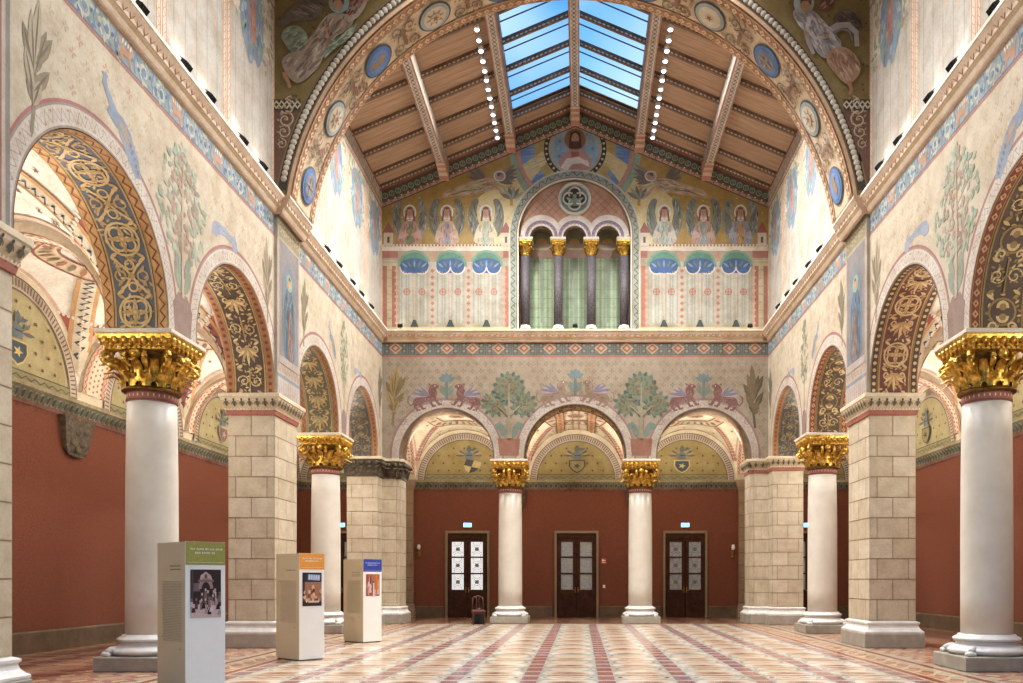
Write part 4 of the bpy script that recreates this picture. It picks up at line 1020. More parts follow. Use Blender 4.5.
# ------------------------------------------------------------------ great transverse arch
def great_arch():
    mb = MB(); YA, TA = 19.0, 1.5; RC, CZ = 6.36, 9.18
    mp = lambda u, v, w: (u, YA-w, v)
    x0 = sqrt(RC**2-(ZC-CZ)**2); t0 = math.asin((ZC-CZ)/RC); NN = 72
    top = lambda u: roofz(u)+.05
    for w in (0, -TA):
        for k in range(NN):
            a, b = t0+(pi-2*t0)*k/NN, t0+(pi-2*t0)*(k+1)/NN
            p, q = (-RC*cos(a), CZ+RC*sin(a)), (-RC*cos(b), CZ+RC*sin(b))
            mb.poly([mp(*p, w), mp(*q, w), mp(q[0], top(q[0]), w), mp(p[0], top(p[0]), w)], '#86702f', 'gilt_paint')
        for s in (-1, 1): mb.poly([mp(s*x0, ZC, w), mp(s*HW, ZC, w), mp(s*HW, top(HW), w), mp(s*x0, top(x0), w)], '#86702f', 'gilt_paint')
    for k in range(NN):
        a, b = t0+(pi-2*t0)*k/NN, t0+(pi-2*t0)*(k+1)/NN
        p, q = (-RC*cos(a), CZ+RC*sin(a)), (-RC*cos(b), CZ+RC*sin(b))
        mb.poly([mp(*p, 0), mp(*q, 0), mp(*q, -TA), mp(*p, -TA)], '#c9a67c', 'fresco')
    f = smap(mp, 0, RC, CZ); d = D(mb, f, 'fresco', .012, seg=.25)
    a0, a1 = t0*RC, (pi-t0)*RC
    border_dia(d, a0, a1, 0, .26, '#b98054', '#e6cfa4', '#d8b48a', .2)
    border_dia(d, a0, a1, TA-.26, TA, '#b98054', '#e6cfa4', '#d8b48a', .2)
    d.strip(a0, .3, a1, TA-.3, '#d6bd98', 1)
    n = 11; p = radians(15.26)*RC; c = TA/2; as_ = radians(13.7)*RC
    for i in range(n):
        x = as_+p*i; blue = i % 2 == 0
        d.circ(x, c, .43, '#46525c', 3, 24); d.circ(x, c, .385, '#4a78b8' if blue else '#a3adac', 4, 24)
        if blue:
            d.circ(x, c, .3, '#5a86c4', 5, 20)
            if i % 4 == 0: m_medal(d, x, c, .26, '#a58a5c', '#b9a070', 6)
            else:
                d.poly([(x-.2, c-.12), (x-.08, c-.05), (x+.14, c-.14), (x+.22, c), (x+.08, c+.1), (x-.1, c+.08), (x-.2, c+.16)], '#9a8050', 6)
                d.stroke([(x+.1, c), (x-.05, c+.12), (x-.2, c+.1)], .05, '#9a8050', 6)
        else:
            d.circ(x, c, .3, '#d6cbb0', 5, 20); d.star(x, c, .27, '#a98f70', 6, 8); d.circ(x, c, .13, '#cfc0a0', 7, 12); d.star(x, c, .1, '#a0664c', 8, 5)
        if i < n-1:
            y = x+p/2
            for s in (-1, 1):
                m_rinceau(d, y-.2, c+s*.27, .2, '#87653f', '#7c8274', 4, s); m_rinceau(d, y+.2, c+s*.25, .2, '#87653f', '#9c6448', 4, -s)
                for k in range(8): d.leaf(y+R_.uniform(-.4, .4), c+s*R_.uniform(.05, .45), .16, .07, R_.random()*6.28, '#b59a74', 3)
                d.leaf(y, c, .3, .12, pi/2*s, '#8a6c50', 4)
            d.dia(y, c, .08, .1, '#9a5a44', 5)
    # mouldings and beads on the face
    fa = amap(mp, 0, RC, CZ); q = D(mb, fa, 'fresco', .006)
    q.strip(a0, 0, a1+0, .08, '#d3ae86', 1, .2); q.strip(a0, .08, a1, .11, '#7a5236', 1, .2)
    q.strip(a0+.1, .11, a1-.1, .31, '#3a342c', 1, .2)
    n = 150
    for k in range(n):
        x = a0+.35+(a1-a0-.7)*k/(n-1)
        mb.ball(fa(x, .21, .012), .068, 8, 5, '#c9c4b4', 'fresco', (1.1, .5, 1.1))
    q.strip(a0+.1, .3, a1-.1, .33, '#8a6c4a', 2, .2)
    # spandrel paintings
    g = D(mb, mp, 'gilt_paint', .006)
    def QX(x, y): return ((x-581)/44.74+.2, 1.53+(579.5-y)/44.74)
    for s in (-1, 1):
        zt = QX(0, 100)[1]; zb = QX(0, 111)[1]
        def xin(z): return sqrt(max(0, (RC+.33)**2-(z-CZ)**2))
        # lower foliage panel
        zz = [ZC+(zb-ZC)*k/8 for k in range(9)]
        for a, b in zip(zz, zz[1:]):
            ia, ib = min(HW, max(xin(a), 0)), min(HW, xin(b))
            ia = sqrt(max(0, (RC+.3)**2-(a-CZ)**2)); ib = sqrt(max(0, (RC+.3)**2-(b-CZ)**2))
            g.poly([(s*min(ia, HW), a), (s*HW, a), (s*HW, b), (s*min(ib, HW), b)], '#6b4636', 2)
        for k in range(7):
            z = ZC+.35+.27*k; xi = sqrt((RC+.36)**2-(z-CZ)**2)
            if HW-xi > .22:
                hh = min(.22, (HW-xi)/2); m_rinceau(g, s*(HW-hh-.04), z, hh, '#c9b598', '#a88c74', 3, s)
                if HW-xi > .5: m_rinceau(g, s*(xi+hh*.9), z+.1, hh*.8, '#c9b598', '#a88c74', 3, -s)
        # band of lozenges
        xi = sqrt((RC+.33)**2-(zb-CZ)**2)
        g.rect(s*xi, zb, s*HW, zt, '#2f2c28', 3)
        for k in range(5):
            x = xi+(HW-xi)*(k+.5)/5; g.dia(s*x, (zb+zt)/2, .085, .1, '#cfc3a8', 4); g.dia(s*x, (zb+zt)/2, .04, .05, '#2f2c28', 5)
        # golden ground flecks
        for k in range(140):
            x = 3.6+R_.random()*3.0; z = zt+.05+R_.random()*3.2
            if hypot(x, z-CZ) > RC+.5 and z < roofz(x)-.2: g.circ(s*x, z, .03, R_.choice(['#86703a', '#5a4820', '#7a6430']), 2, 5)
        # flying figure in long robe
        if s < 0: cx, cz = QX(318, 50); robes = ('#a08a7c', '#7f9080', '#8c7a66')
        else: cx, cz = QX(829, 40); robes = ('#a9a2ac', '#b08468', '#8f8a96')
        f_ = g.sub(cx, cz, -s*1.0, 1.0, 0, 2)
        f_ = g.sub(cx, cz, 1, 1, 0, 2)
        if s < 0:
            K = lambda *p: [((x-198)/152.8, (171-y)/152.8) for x, y in p]
            f_.drape(K((185, 75), (150, 70), (90, 85), (60, 105), (75, 60), (120, 20), (165, -15), (215, -20), (225, 30)), ('#6e6a60', '#55524a', '#8a8578', '#7c5a48'), 2, 2.6, 60, .06, .4)
            f_.drape(K((290, 60), (300, 20), (330, -10), (370, -30), (365, 10), (340, 40), (315, 70)), ('#8e5040', '#6c3a30', '#9a9488', '#b0705a'), 2, .9, 36, .05, .3)
            f_.drape(K((70, 125), (95, 92), (135, 90), (165, 120), (165, 160), (130, 190), (100, 175), (85, 150)), ('#8ea08c', '#6c8070', '#aebca8', '#7c907c'), 3, .5, 40, .05, .22)
            f_.drape(K((240, 45), (300, 50), (330, 75), (290, 115), (255, 130), (225, 175), (210, 225), (180, 255), (140, 290), (110, 280), (85, 245), (72, 210), (100, 185), (140, 170), (175, 130), (205, 85)), ('#a8968a', '#7f6c62', '#c6b8ac', '#927e72', '#b09a84'), 4, .95, 110, .05, .34)
            f_.drape(K((215, 190), (235, 150), (270, 135), (310, 100), (335, 80), (320, 120), (285, 155), (240, 185), (225, 210)), ('#869c86', '#647c68', '#a8b8a4'), 6, .7, 40, .045, .24)
            f_.stroke(K((300, 75), (330, 60), (350, 35), (362, 12)), .13, '#b0a094', 6, .08); f_.circ(*K((366, 6))[0], .06, '#b98a6c', 7, 8)
            f_.stroke(K((225, 80), (232, 120), (236, 175)), .06, '#b07a4c', 8, .03); f_.circ(*K((232, 130))[0], .05, '#b98a6c', 9, 8)
            f_.stroke(K((85, 250), (100, 285), (104, 305)), .1, '#b07a58', 6, .06); f_.stroke(K((104, 290), (82, 262)), .07, '#b07a58', 6, .04)
            f_.circ(*K((272, 15))[0], .23, '#8ea9b4', 6, 20); f_.circ(*K((268, 22))[0], .11, '#b98a6c', 8, 14, .14); f_.poly(K((250, 20), (252, -2), (275, -8), (290, 6), (288, 24), (276, 8), (260, 8)), '#6a4028', 9)
        else:
            K = lambda *p: [((x-289)/145.4, (130-y)/145.4) for x, y in p]
            f_.drape(K((300, 60), (330, 30), (370, 40), (400, 85), (385, 100), (345, 85), (310, 85)), ('#5c4c40', '#45382f', '#74604e'), 2, -.5, 40, .06, .3)
            f_.drape(K((245, 30), (275, -20), (320, -40), (310, 10), (290, 40)), ('#8c4034', '#6a3028', '#a08c7c', '#74402f'), 2, .9, 34, .05, .3)
            f_.drape(K((165, 10), (150, -30), (185, -50), (190, -10)), ('#7a6a5c', '#5c5046', '#968676'), 2, 1.8, 20, .05, .2)
            f_.drape(K((165, 45), (190, 25), (235, 35), (265, 65), (305, 110), (335, 150), (305, 175), (275, 200), (240, 165), (225, 125), (190, 90)), ('#b0aab0', '#8a848e', '#cfcad0', '#9c969e'), 4, -.9, 90, .05, .32)
            f_.drape(K((280, 175), (325, 150), (370, 175), (392, 215), (385, 250), (350, 282), (325, 265), (300, 235), (278, 205)), ('#b88e78', '#986e5a', '#d0ac98', '#a87c64'), 5, -1.1, 60, .05, .3)
            f_.stroke(K((285, 110), (315, 88), (350, 85), (375, 110), (378, 155)), .17, '#aaa4ac', 4, .1); f_.stroke(K((300, 112), (325, 100), (352, 104), (362, 135)), .06, '#847e88', 5, .04)
            f_.stroke(K((215, 105), (222, 140), (238, 178)), .16, '#a8a2aa', 3, .07)
            f_.stroke(K((225, 60), (215, 100), (240, 130), (275, 125)), .11, '#c4bec4', 7, .07); f_.circ(*K((278, 125))[0], .055, '#b98a6c', 9, 8); f_.circ(*K((214, 115))[0], .05, '#b98a6c', 9, 8)
            f_.stroke(K((350, 270), (360, 295), (352, 312)), .1, '#b07a58', 6, .06)
            f_.circ(*K((205, 15))[0], .23, '#a7b4ba', 6, 20); f_.circ(*K((210, 24))[0], .11, '#b98a6c', 8, 14, .14); f_.poly(K((192, 22), (195, 0), (215, -6), (230, 8), (228, 26), (216, 10), (202, 10)), '#6a4028', 9)
    tag(mb.build('wall_arch'), kind='structure', label='great decorated round arch crossing the hall with medallions')
great_arch()
# ------------------------------------------------------------------ aisles
AC = 5.53   # aisle cornice top
APROF = [(0, 5.12), (.03, 5.14), (.05, 5.2), (.12, 5.3), (.15, 5.42), (.2, 5.45), (.2, 5.53), (0, 5.53)]
def aisle_cornice(mb, mp, u0, u1):
    cs = ['#7c4e3c', '#8a4e3c', '#6c6a50', '#5f604a', '#8c845f', '#a39870', '#a39870']
    for i in range(len(APROF)-1):
        (o0, z0), (o1, z1) = APROF[i], APROF[i+1]
        mb.poly([mp(u0, z0, o0), mp(u1, z0, o0), mp(u1, z1, o1), mp(u0, z1, o1)], cs[i], 'fresco_worn')
    n = int(abs(u1-u0)/.2)
    for k in range(n):
        u = u0+(u1-u0)*(k+.5)/n; e = .055
        for a, b, z0, z1, w0, w1, c in ((-e, e, 5.21, 5.4, .07, .155, '#8f8a66'), (-e*.5, e*.5, 5.23, 5.37, .09, .165, '#3c4034')):
            mb.poly([mp(u+a, z0, w0), mp(u+b, z0, w0), mp(u+b, z1, w1), mp(u+a, z1, w1)], c, 'fresco_worn')
        mb.poly([mp(u-.05, 5.12, .02), mp(u+.05, 5.12, .02), mp(u, 5.04, .01)], '#7a4a38', 'fresco_worn')
    for u in (u0, u1): mb.poly([mp(u, z, o) for o, z in APROF], '#9a9070', 'fresco_worn')
def lunette(d, c, r, kind, arms_at=0, inner='#ab9848', cut=None):
    z0 = 5.55
    d.ring(c, z0, 0, r-.26, inner, 1, 0, pi, 28)
    d.ring(c, z0, r-.27, r, '#b5a38c', 2, 0, pi, 28)
    n = int(r*pi/.1)
    for k in range(n):
        a = pi*(k+.5)/n; d.stroke([(c+(r-.22)*cos(a), z0+(r-.22)*sin(a)), (c+(r-.05)*cos(a), z0+(r-.05)*sin(a))], .035, '#6a5648', 3)
    d.ring(c, z0, r-.3, r-.26, '#6a5648', 3, 0, pi, 28); d.ring(c, z0, r-.03, r, '#6a5648', 3, 0, pi, 28)
    w = sqrt(max(0, (r-.28)**2-.22**2))
    d.poly([(c-w, z0), (c+w, z0), (c+w, z0+.2), (c-w, z0+.2)], '#8d8450', 3); d.zig(c-w, c+w, z0+.06, z0+.14, .3, .03, '#5c563c', 4); d.rect(c-w, z0+.2, c+w, z0+.23, '#5c563c', 4)
    j = 0; v = z0+.38
    while v < z0+r:
        u = c-r+(.2 if j % 2 else 0)
        while u < c+r:
            if hypot(u-c, v-z0) < r-.42 and (abs(u-c-arms_at) > .35 or abs(v-z0-.75) > .5): d.star(u, v, .06, '#5e3828', 4, 5)
            u += .42
        v += .3; j += 1
    arms(d.sub(c+arms_at, z0+.3, 1.6, 1.2, 0, 3), kind)
def sail(mb, x0, x1, y0, y1, z0=5.74, bl=.45, ribs='blue'):
    cx, cy, a, b = (x0+x1)/2, (y0+y1)/2, (x1-x0)/2, (y1-y0)/2; R = hypot(a, b)
    def f(x, y, o=0):
        hc = (a+b)/2; z = bl*sqrt(max(0, R*R-x*x-y*y))+(1-bl)*max(a*sqrt(max(0, 1-(x/a)**2)) if False else hc*sqrt(max(0, 1-(x/a)**2)), hc*sqrt(max(0, 1-(y/b)**2))); k = 1-o/R
        return (cx+x*k, cy+y*k, z0+z*k)
    mb.grid(lambda u, v: f(-a+2*a*u, -b+2*b*v), 28, 28, '#efe9da' if ribs == 'blue' else '#f0e4be', 'fresco')
    d = D(mb, f, 'fresco', .012, seg=.18)
    r = min(a, b)
    if ribs == 'blue':
        for sx in (-1, 1):
            for sy in (-1, 1):
                for ex, ey in ((1, 0), (0, 1)):
                    n = 8; cx_, cy_ = sx*a*.975, sy*b*.975
                    ed = lambda t: (cx_-sx*ex*t*a*.34, cy_-sy*ey*t*b*.34); dg = lambda t: (cx_-sx*t*a*.2, cy_-sy*t*b*.2)
                    for k in range(n): d.poly([ed(k/n), ed((k+1)/n), dg((k+1)/n), dg(k/n)], '#a8503e', 1)
                    p, q = ed(1), dg(1)
                    for k in range(6): d.circ(p[0]+(q[0]-p[0])*k/5, p[1]+(q[1]-p[1])*k/5, .035, '#ecdcc8', 3, 6)
    d.ring(0, 0, r*.42, r*.66, '#e3cda8', 1, n=40); d.ring(0, 0, r*.4, r*.43, '#9a5a40', 2, n=40); d.ring(0, 0, r*.65, r*.68, '#9a5a40', 2, n=40)
    if ribs == 'mid':
        for sx in (-1, 1):
            ys = [-b*.97+1.94*b*k/16 for k in range(17)]
            d.stroke([(sx*.62, y) for y in ys], .36, '#cf9c66', 4); d.stroke([(sx*.46, y) for y in ys], .04, '#8c5236', 5); d.stroke([(sx*.78, y) for y in ys], .04, '#8c5236', 5)
            for y in ys: d.circ(sx*.62, y, .06, '#9c5c3c', 5, 8)
            d.stroke([(sx*.12, y) for y in ys], .05, '#c08468', 5)
    n = 26
    for k in range(n): t = 2*pi*k/n; d.leaf(r*.46*cos(t), r*.46*sin(t), r*.18, .12, t, '#8f7a5c' if k % 2 else '#b5744e', 3)
    d.circ(0, 0, r*.16, '#c99a78', 2, 14); d.star(0, 0, r*.14, '#8c6a58', 3, 6)
    for sx in (-1, 1):
        for sy in (-1, 1):
            L = hypot(a, b); ux, uy = sx*a/L, sy*b/L; nx, ny = -uy, ux
            def line(off, w, c, l): d.stroke([(ux*t+nx*off, uy*t+ny*off) for t in [r*.68+(L*.985-r*.68)*k/12 for k in range(13)]], w, c, l)
            if ribs == 'blue':
                line(0, .44, '#d9cdb0', 1); line(.2, .09, '#cf9a58', 2); line(-.2, .09, '#cf9a58', 2)
                m_ = 22; ts = [r*.7+(L*.97-r*.7)*k/m_ for k in range(m_+1)]
                d.stroke([(ux*t+nx*(.09 if k % 2 else -.09), uy*t+ny*(.09 if k % 2 else -.09)) for k, t in enumerate(ts)], .06, '#3f4658', 3)
            else:
                line(0, .2, '#e4ccb4', 1)
                for k in range(16):
                    t = r*.7+(L*.96-r*.7)*k/16; 
                    for q in (-1, 1): d.leaf(ux*t, uy*t, .16, .07, atan2(uy, ux)+q*.9, '#bf806a', 2)
    # star flecks
    for k in range(70):
        x, y = R_.uniform(-a*.95, a*.95), R_.uniform(-b*.95, b*.95)
        if hypot(x, y) > r*.74 and abs(abs(x)*b-abs(y)*a)/hypot(a, b) > .32: d.star(x, y, .06, '#8a5a4a', 1, 5)
    # border along the four edges
    for s in (-1, 1):
        for i in range(20):
            u0, u1 = -a+2*a*i/20, -a+2*a*(i+1)/20; d.poly([(u0, s*b*.985), (u1, s*b*.985), (u1, s*(b*.985-.07)), (u0, s*(b*.985-.07))], '#d8b49c', 1)
            v0, v1 = -b+2*b*i/20, -b+2*b*(i+1)/20; d.poly([(s*a*.985, v0), (s*a*.985, v1), (s*(a*.985-.07), v1), (s*(a*.985-.07), v0)], '#d8b49c', 1)
def rib_arch(mb, axis, c, w, a0, a1, z0=5.78, drop=.2):
    """transverse band: axis 'x' spans along x between a0..a1 at y=c; 'y' spans along y at x=c"""
    mid, R = (a0+a1)/2, (a1-a0)/2-drop*.5
    def f(a, v, o):
        t = a/R; rr = R-o; h, z = mid-rr*cos(t), z0+rr*sin(t)
        return (h, c+v, z) if axis == 'x' else (c+v, h, z)
    N_ = 30; L = pi*R
    for i in range(N_):
        p, q = L*i/N_, L*(i+1)/N_
        mb.poly([f(p, -w/2, 0), f(q, -w/2, 0), f(q, w/2, 0), f(p, w/2, 0)], '#e2ccac', 'fresco')
        for s in (-1, 1): mb.poly([f(p, s*w/2, 0), f(q, s*w/2, 0), f(q, s*w/2, -.6), f(p, s*w/2, -.6)], '#e0cdb0', 'fresco')
    d = D(mb, f, 'fresco', .01, seg=.2)
    e = min(.14, w*.2)
    for s in (-1, 1): d.strip(0, s*w/2-s*e, L, s*w/2, '#d6aa88', 1); d.zig(0, L, s*(w/2-e*.25), s*(w/2-e*.8), .16, .03, '#a04c3a', 2)
    n = int(L/.13); m_ = max(1, int((w-2*e)/.13))
    for i in range(n):
        for j in range(m_):
            v = -w/2+e+(w-2*e)*(j+.5)/m_; d.dia(L*(i+.5)/n+(0 if j % 2 else .05), v, .04, .04, '#9c5a3c', 2)
def aisle_walls():
    BX = [('left', -1), ('right', 1)]
    for nm, sg in BX:
        mb = MB(); mp = lambda u, v, w: (sg*(AX-w), u, v)
        mb.poly([mp(4, 0, 0), mp(YW, 0, 0), mp(YW, 5.2, 0), mp(4, 5.2, 0)], '#000000', 'red_wall')
        mb.poly([mp(4, 5.2, 0), mp(YW, 5.2, 0), mp(YW, 9, 0), mp(4, 9, 0)], '#d8c9a6', 'fresco')
        d = D(mb, mp, 'fresco', .01)
        for i, (a, b) in enumerate(((4.95, 9.25), (10.0, 14.35), (14.95, 19.2), (20.2, 24.3), (24.9, 28.95), (30.35, 34.4))):
            lunette(d, (a+b)/2, (b-a)/2-.03, (3, 4, 3, 4, 1, 2)[i] if sg > 0 else (4, 1, 2, 3, 4, 1)[i], 0, '#a0945f')
        aisle_cornice(mb, mp, 4, YW)
        tag(mb.build('wall_%s_aisle' % nm), kind='structure', label='dark red aisle wall with cornice and golden painted lunettes')
        bb = MB()
        bb.loft([(sg*AX, 4), (sg*(AX-.06), 4), (sg*(AX-.06), YW), (sg*AX, YW)] if sg < 0 else [(sg*(AX-.06), 4), (sg*AX, 4), (sg*AX, YW), (sg*(AX-.06), YW)], [(0, 0), (0, .42), (-.03, .46)], 'base_brown')
        tag(bb.build('baseboard_' + nm), kind='structure', label='grey stone baseboard of the aisle')
        # vault
        vb = MB(); x0, x1 = (sg*7.7, sg*AX) if sg > 0 else (sg*AX, sg*7.7)
        for i, (a, b) in enumerate(((4.9, 9.3), (9.9, 14.4), (14.9, 19.25), (20.15, 24.35), (24.85, 29.0))):
            sail(vb, x0, x1, a, b)
        sail(vb, x0, x1, 30.35, YW, ribs='red')
        for c, w in ((9.6, .6), (14.65, .5), (19.7, .9), (24.6, .5), (29.67, 1.36)): rib_arch(vb, 'x', c, w, x0, x1)
        # unseen flat cover over the vaults, added to keep sky light out
        vb.poly([(sg*7.7, 4, 9.2), (sg*AX, 4, 9.2), (sg*AX, YW, 9.2), (sg*7.7, YW, 9.2)], '#cccccc', 'plaster_back')
        tag(vb.build('ceiling_%s_aisle' % nm), kind='structure', label='cream painted vaults with patterned ribs over the aisle')
    # end wall
    mb = MB(); mp = lambda u, v, w: (u, YW-w, v)
    mb.poly([mp(-AX, 0, 0), mp(AX, 0, 0), mp(AX, 5.2, 0), mp(-AX, 5.2, 0)], '#000000', 'red_wall')
    mb.poly([mp(-AX, 5.2, 0), mp(AX, 5.2, 0), mp(AX, 9, 0), mp(-AX, 9, 0)], '#d8c9a6', 'fresco')
    d = D(mb, mp, 'fresco', .01)
    for c, r, k, o in ((-4.5, 1.9, 0, .18), (0, 1.85, 1, .04), (4.5, 1.9, 2, -.22), (-9.45, 1.7, 3, 0), (9.45, 1.7, 4, 0)): lunette(d, c, r, k, o, '#937f38')
    aisle_cornice(mb, mp, -AX, AX)
    # stone responds on the end wall
    for s in (-1, 1):
        xa, xb = sorted((s*6.56, s*7.72))
        mb.loft([(xa, YW-.22), (xb, YW-.22), (xb, YW), (xa, YW)], [(.08, 0), (.08, .32), (.06, .34), (.03, .5), (0, .56), (0, 5.1), (.1, 5.3), (.14, 5.53)], 'stone_blocks', '#a08a70', cap=True)
        dd = D(mb, lambda u, v, w: (u, YW-.22-w, v), 'stone_blocks', .004)
        for k in range(9): dd.rect(xa, .6+.5*k, xb, .615+.5*k, '#6a5440', 1)
    tag(mb.build('wall_back_aisle'), kind='structure', label='dark red end wall behind the arches with golden lunettes')
    bb = MB()
    for a, b in ((-11.14, -10.45), (-8.55, -7.8), (-6.5, -5.35), (-3.45, -.95), (.95, 3.45), (5.35, 6.5), (7.8, 8.55), (10.45, 11.14)):
        bb.loft([(a, YW-.06), (b, YW-.06), (b, YW), (a, YW)], [(0, 0), (0, .42), (-.02, .46)], 'base_brown')
    tag(bb.build('baseboard_back'), kind='structure', label='grey stone baseboard along the red end wall')
    vb = MB()
    sail(vb, -6.5, -2.6, 30.35, YW, 5.62, .2, ribs='red'); sail(vb, -1.97, 1.97, 30.35, YW, 5.62, .2, ribs='mid'); sail(vb, 2.6, 6.5, 30.35, YW, 5.62, .2, ribs='red')
    for c, w in ((-7.1, 1.2), (-2.28, .62), (2.28, .62), (7.1, 1.2)): rib_arch(vb, 'y', c, w, 30.35, YW)
    vb.poly([(-7.7, YB+T, 9.2), (7.7, YB+T, 9.2), (7.7, YW, 9.2), (-7.7, YW, 9.2)], '#cccccc', 'plaster_back')  # same unseen light-blocking cover above the end vaults
    tag(vb.build('ceiling_back'), kind='structure', label='cream painted vaults behind the end arches')
aisle_walls()

# carved corbels under the aisle cornice
CORB = []
def make_corbel():
    mb = MB()
    mb.loft([(-.42, -.3), (.42, -.3), (.42, 0), (-.42, 0)], [(-.3, -1.02), (-.18, -.98), (-.1, -.86), (-.06, -.7), (-.02, -.5), (0, -.25), (.03, -.1), (.06, 0)], 'brown_leaf')
    for x, z, r in ((-.25, -.3, .12), (.25, -.3, .12), (0, -.35, .13), (-.14, -.62, .12), (.14, -.62, .12), (0, -.82, .1), (-.3, -.1, .09), (.3, -.1, .09), (0, -.12, .09)):
        mb.ball((x, -.3+abs(z)*.08, z), r, 10, 6, mat='brown_leaf', sc=(1, .5, 1))
    return mb
cm = make_corbel().build('wall_corbel')
spots = [(-2.3, YW, 0, 'carved leaf corbel under the aisle cornice, left of the middle door'), (2.3, YW, 0, 'carved leaf corbel under the aisle cornice, right of the middle door'),
         (-AX, 19.07, pi/2, 'broad carved leaf corbel on the red wall of the left aisle'), (AX, 19.07, -pi/2, 'carved leaf corbel on the red wall of the right aisle')]
for i, (x, y, r, l) in enumerate(spots):
    o = cm if i == 0 else cm.copy()
    if i: COL.objects.link(o)
    o.location = (x, y, 5.13); o.rotation_euler.z = r
    o.scale = (.62, .7, .72) if i < 2 else (1.2, .5, .85)
    tag(o, l, 'corbel', 'carved corbels under the aisle cornice')

# ------------------------------------------------------------------ columns
def leaf_mesh(mb, base, ang, r0, z0, h, w, curl, mat='gold', M=None):
    """acanthus leaf standing against the bell: ang = direction, curls outward at the tip"""
    nu, nv = 8, 6; ca, sa = cos(ang), sin(ang)
    def f(u, v):
        t = u; q = v*2-1
        lob = 1-.22*abs(sin(t*pi*3.5)); ww = w*(.55+.55*sin(pi*min(1, t*.8+.12)))*lob*(1 if t < .85 else (1-t)/.15*.6+.4)
        out = r0+.03+.08*t*t+curl*max(0, t-.5)**1.5*1.0
        z = z0+h*(t if t < .85 else .85-(t-.85)*1.3+.0)
        out += .05*(1-q*q)*(.6+.4*cos(q*9)) ; side = q*ww/2
        return (base[0]+out*ca-side*sa, base[1]+out*sa+side*ca, base[2]+z)
    mb.grid(f, nu, nv, mat=mat)
def volute(mb, base, ang, r, z, s, mat='gold'):
    ca, sa = cos(ang), sin(ang); pts = []
    for k in range(22):
        t = k/21; a = -pi/2+2.6*pi*t; q = s*(1-.8*t)
        pts.append((base[0]+(r+q*cos(a))*ca, base[1]+(r+q*cos(a))*sa, base[2]+z+q*sin(a)))
    mb.tube(pts, [.05-.02*k/21 for k in range(22)], 7, mat=mat)
    mb.ball((base[0]+r*ca, base[1]+r*sa, base[2]+z), s*.42, 8, 6, mat=mat)
    mb.tube([(base[0]+.42*ca, base[1]+.42*sa, base[2]+z-.3), (base[0]+(r-.12)*ca, base[1]+(r-.12)*sa, base[2]+z-.12), (base[0]+(r+.02)*ca, base[1]+(r+.02)*sa, base[2]+z-s)], .045, 6, mat=mat)
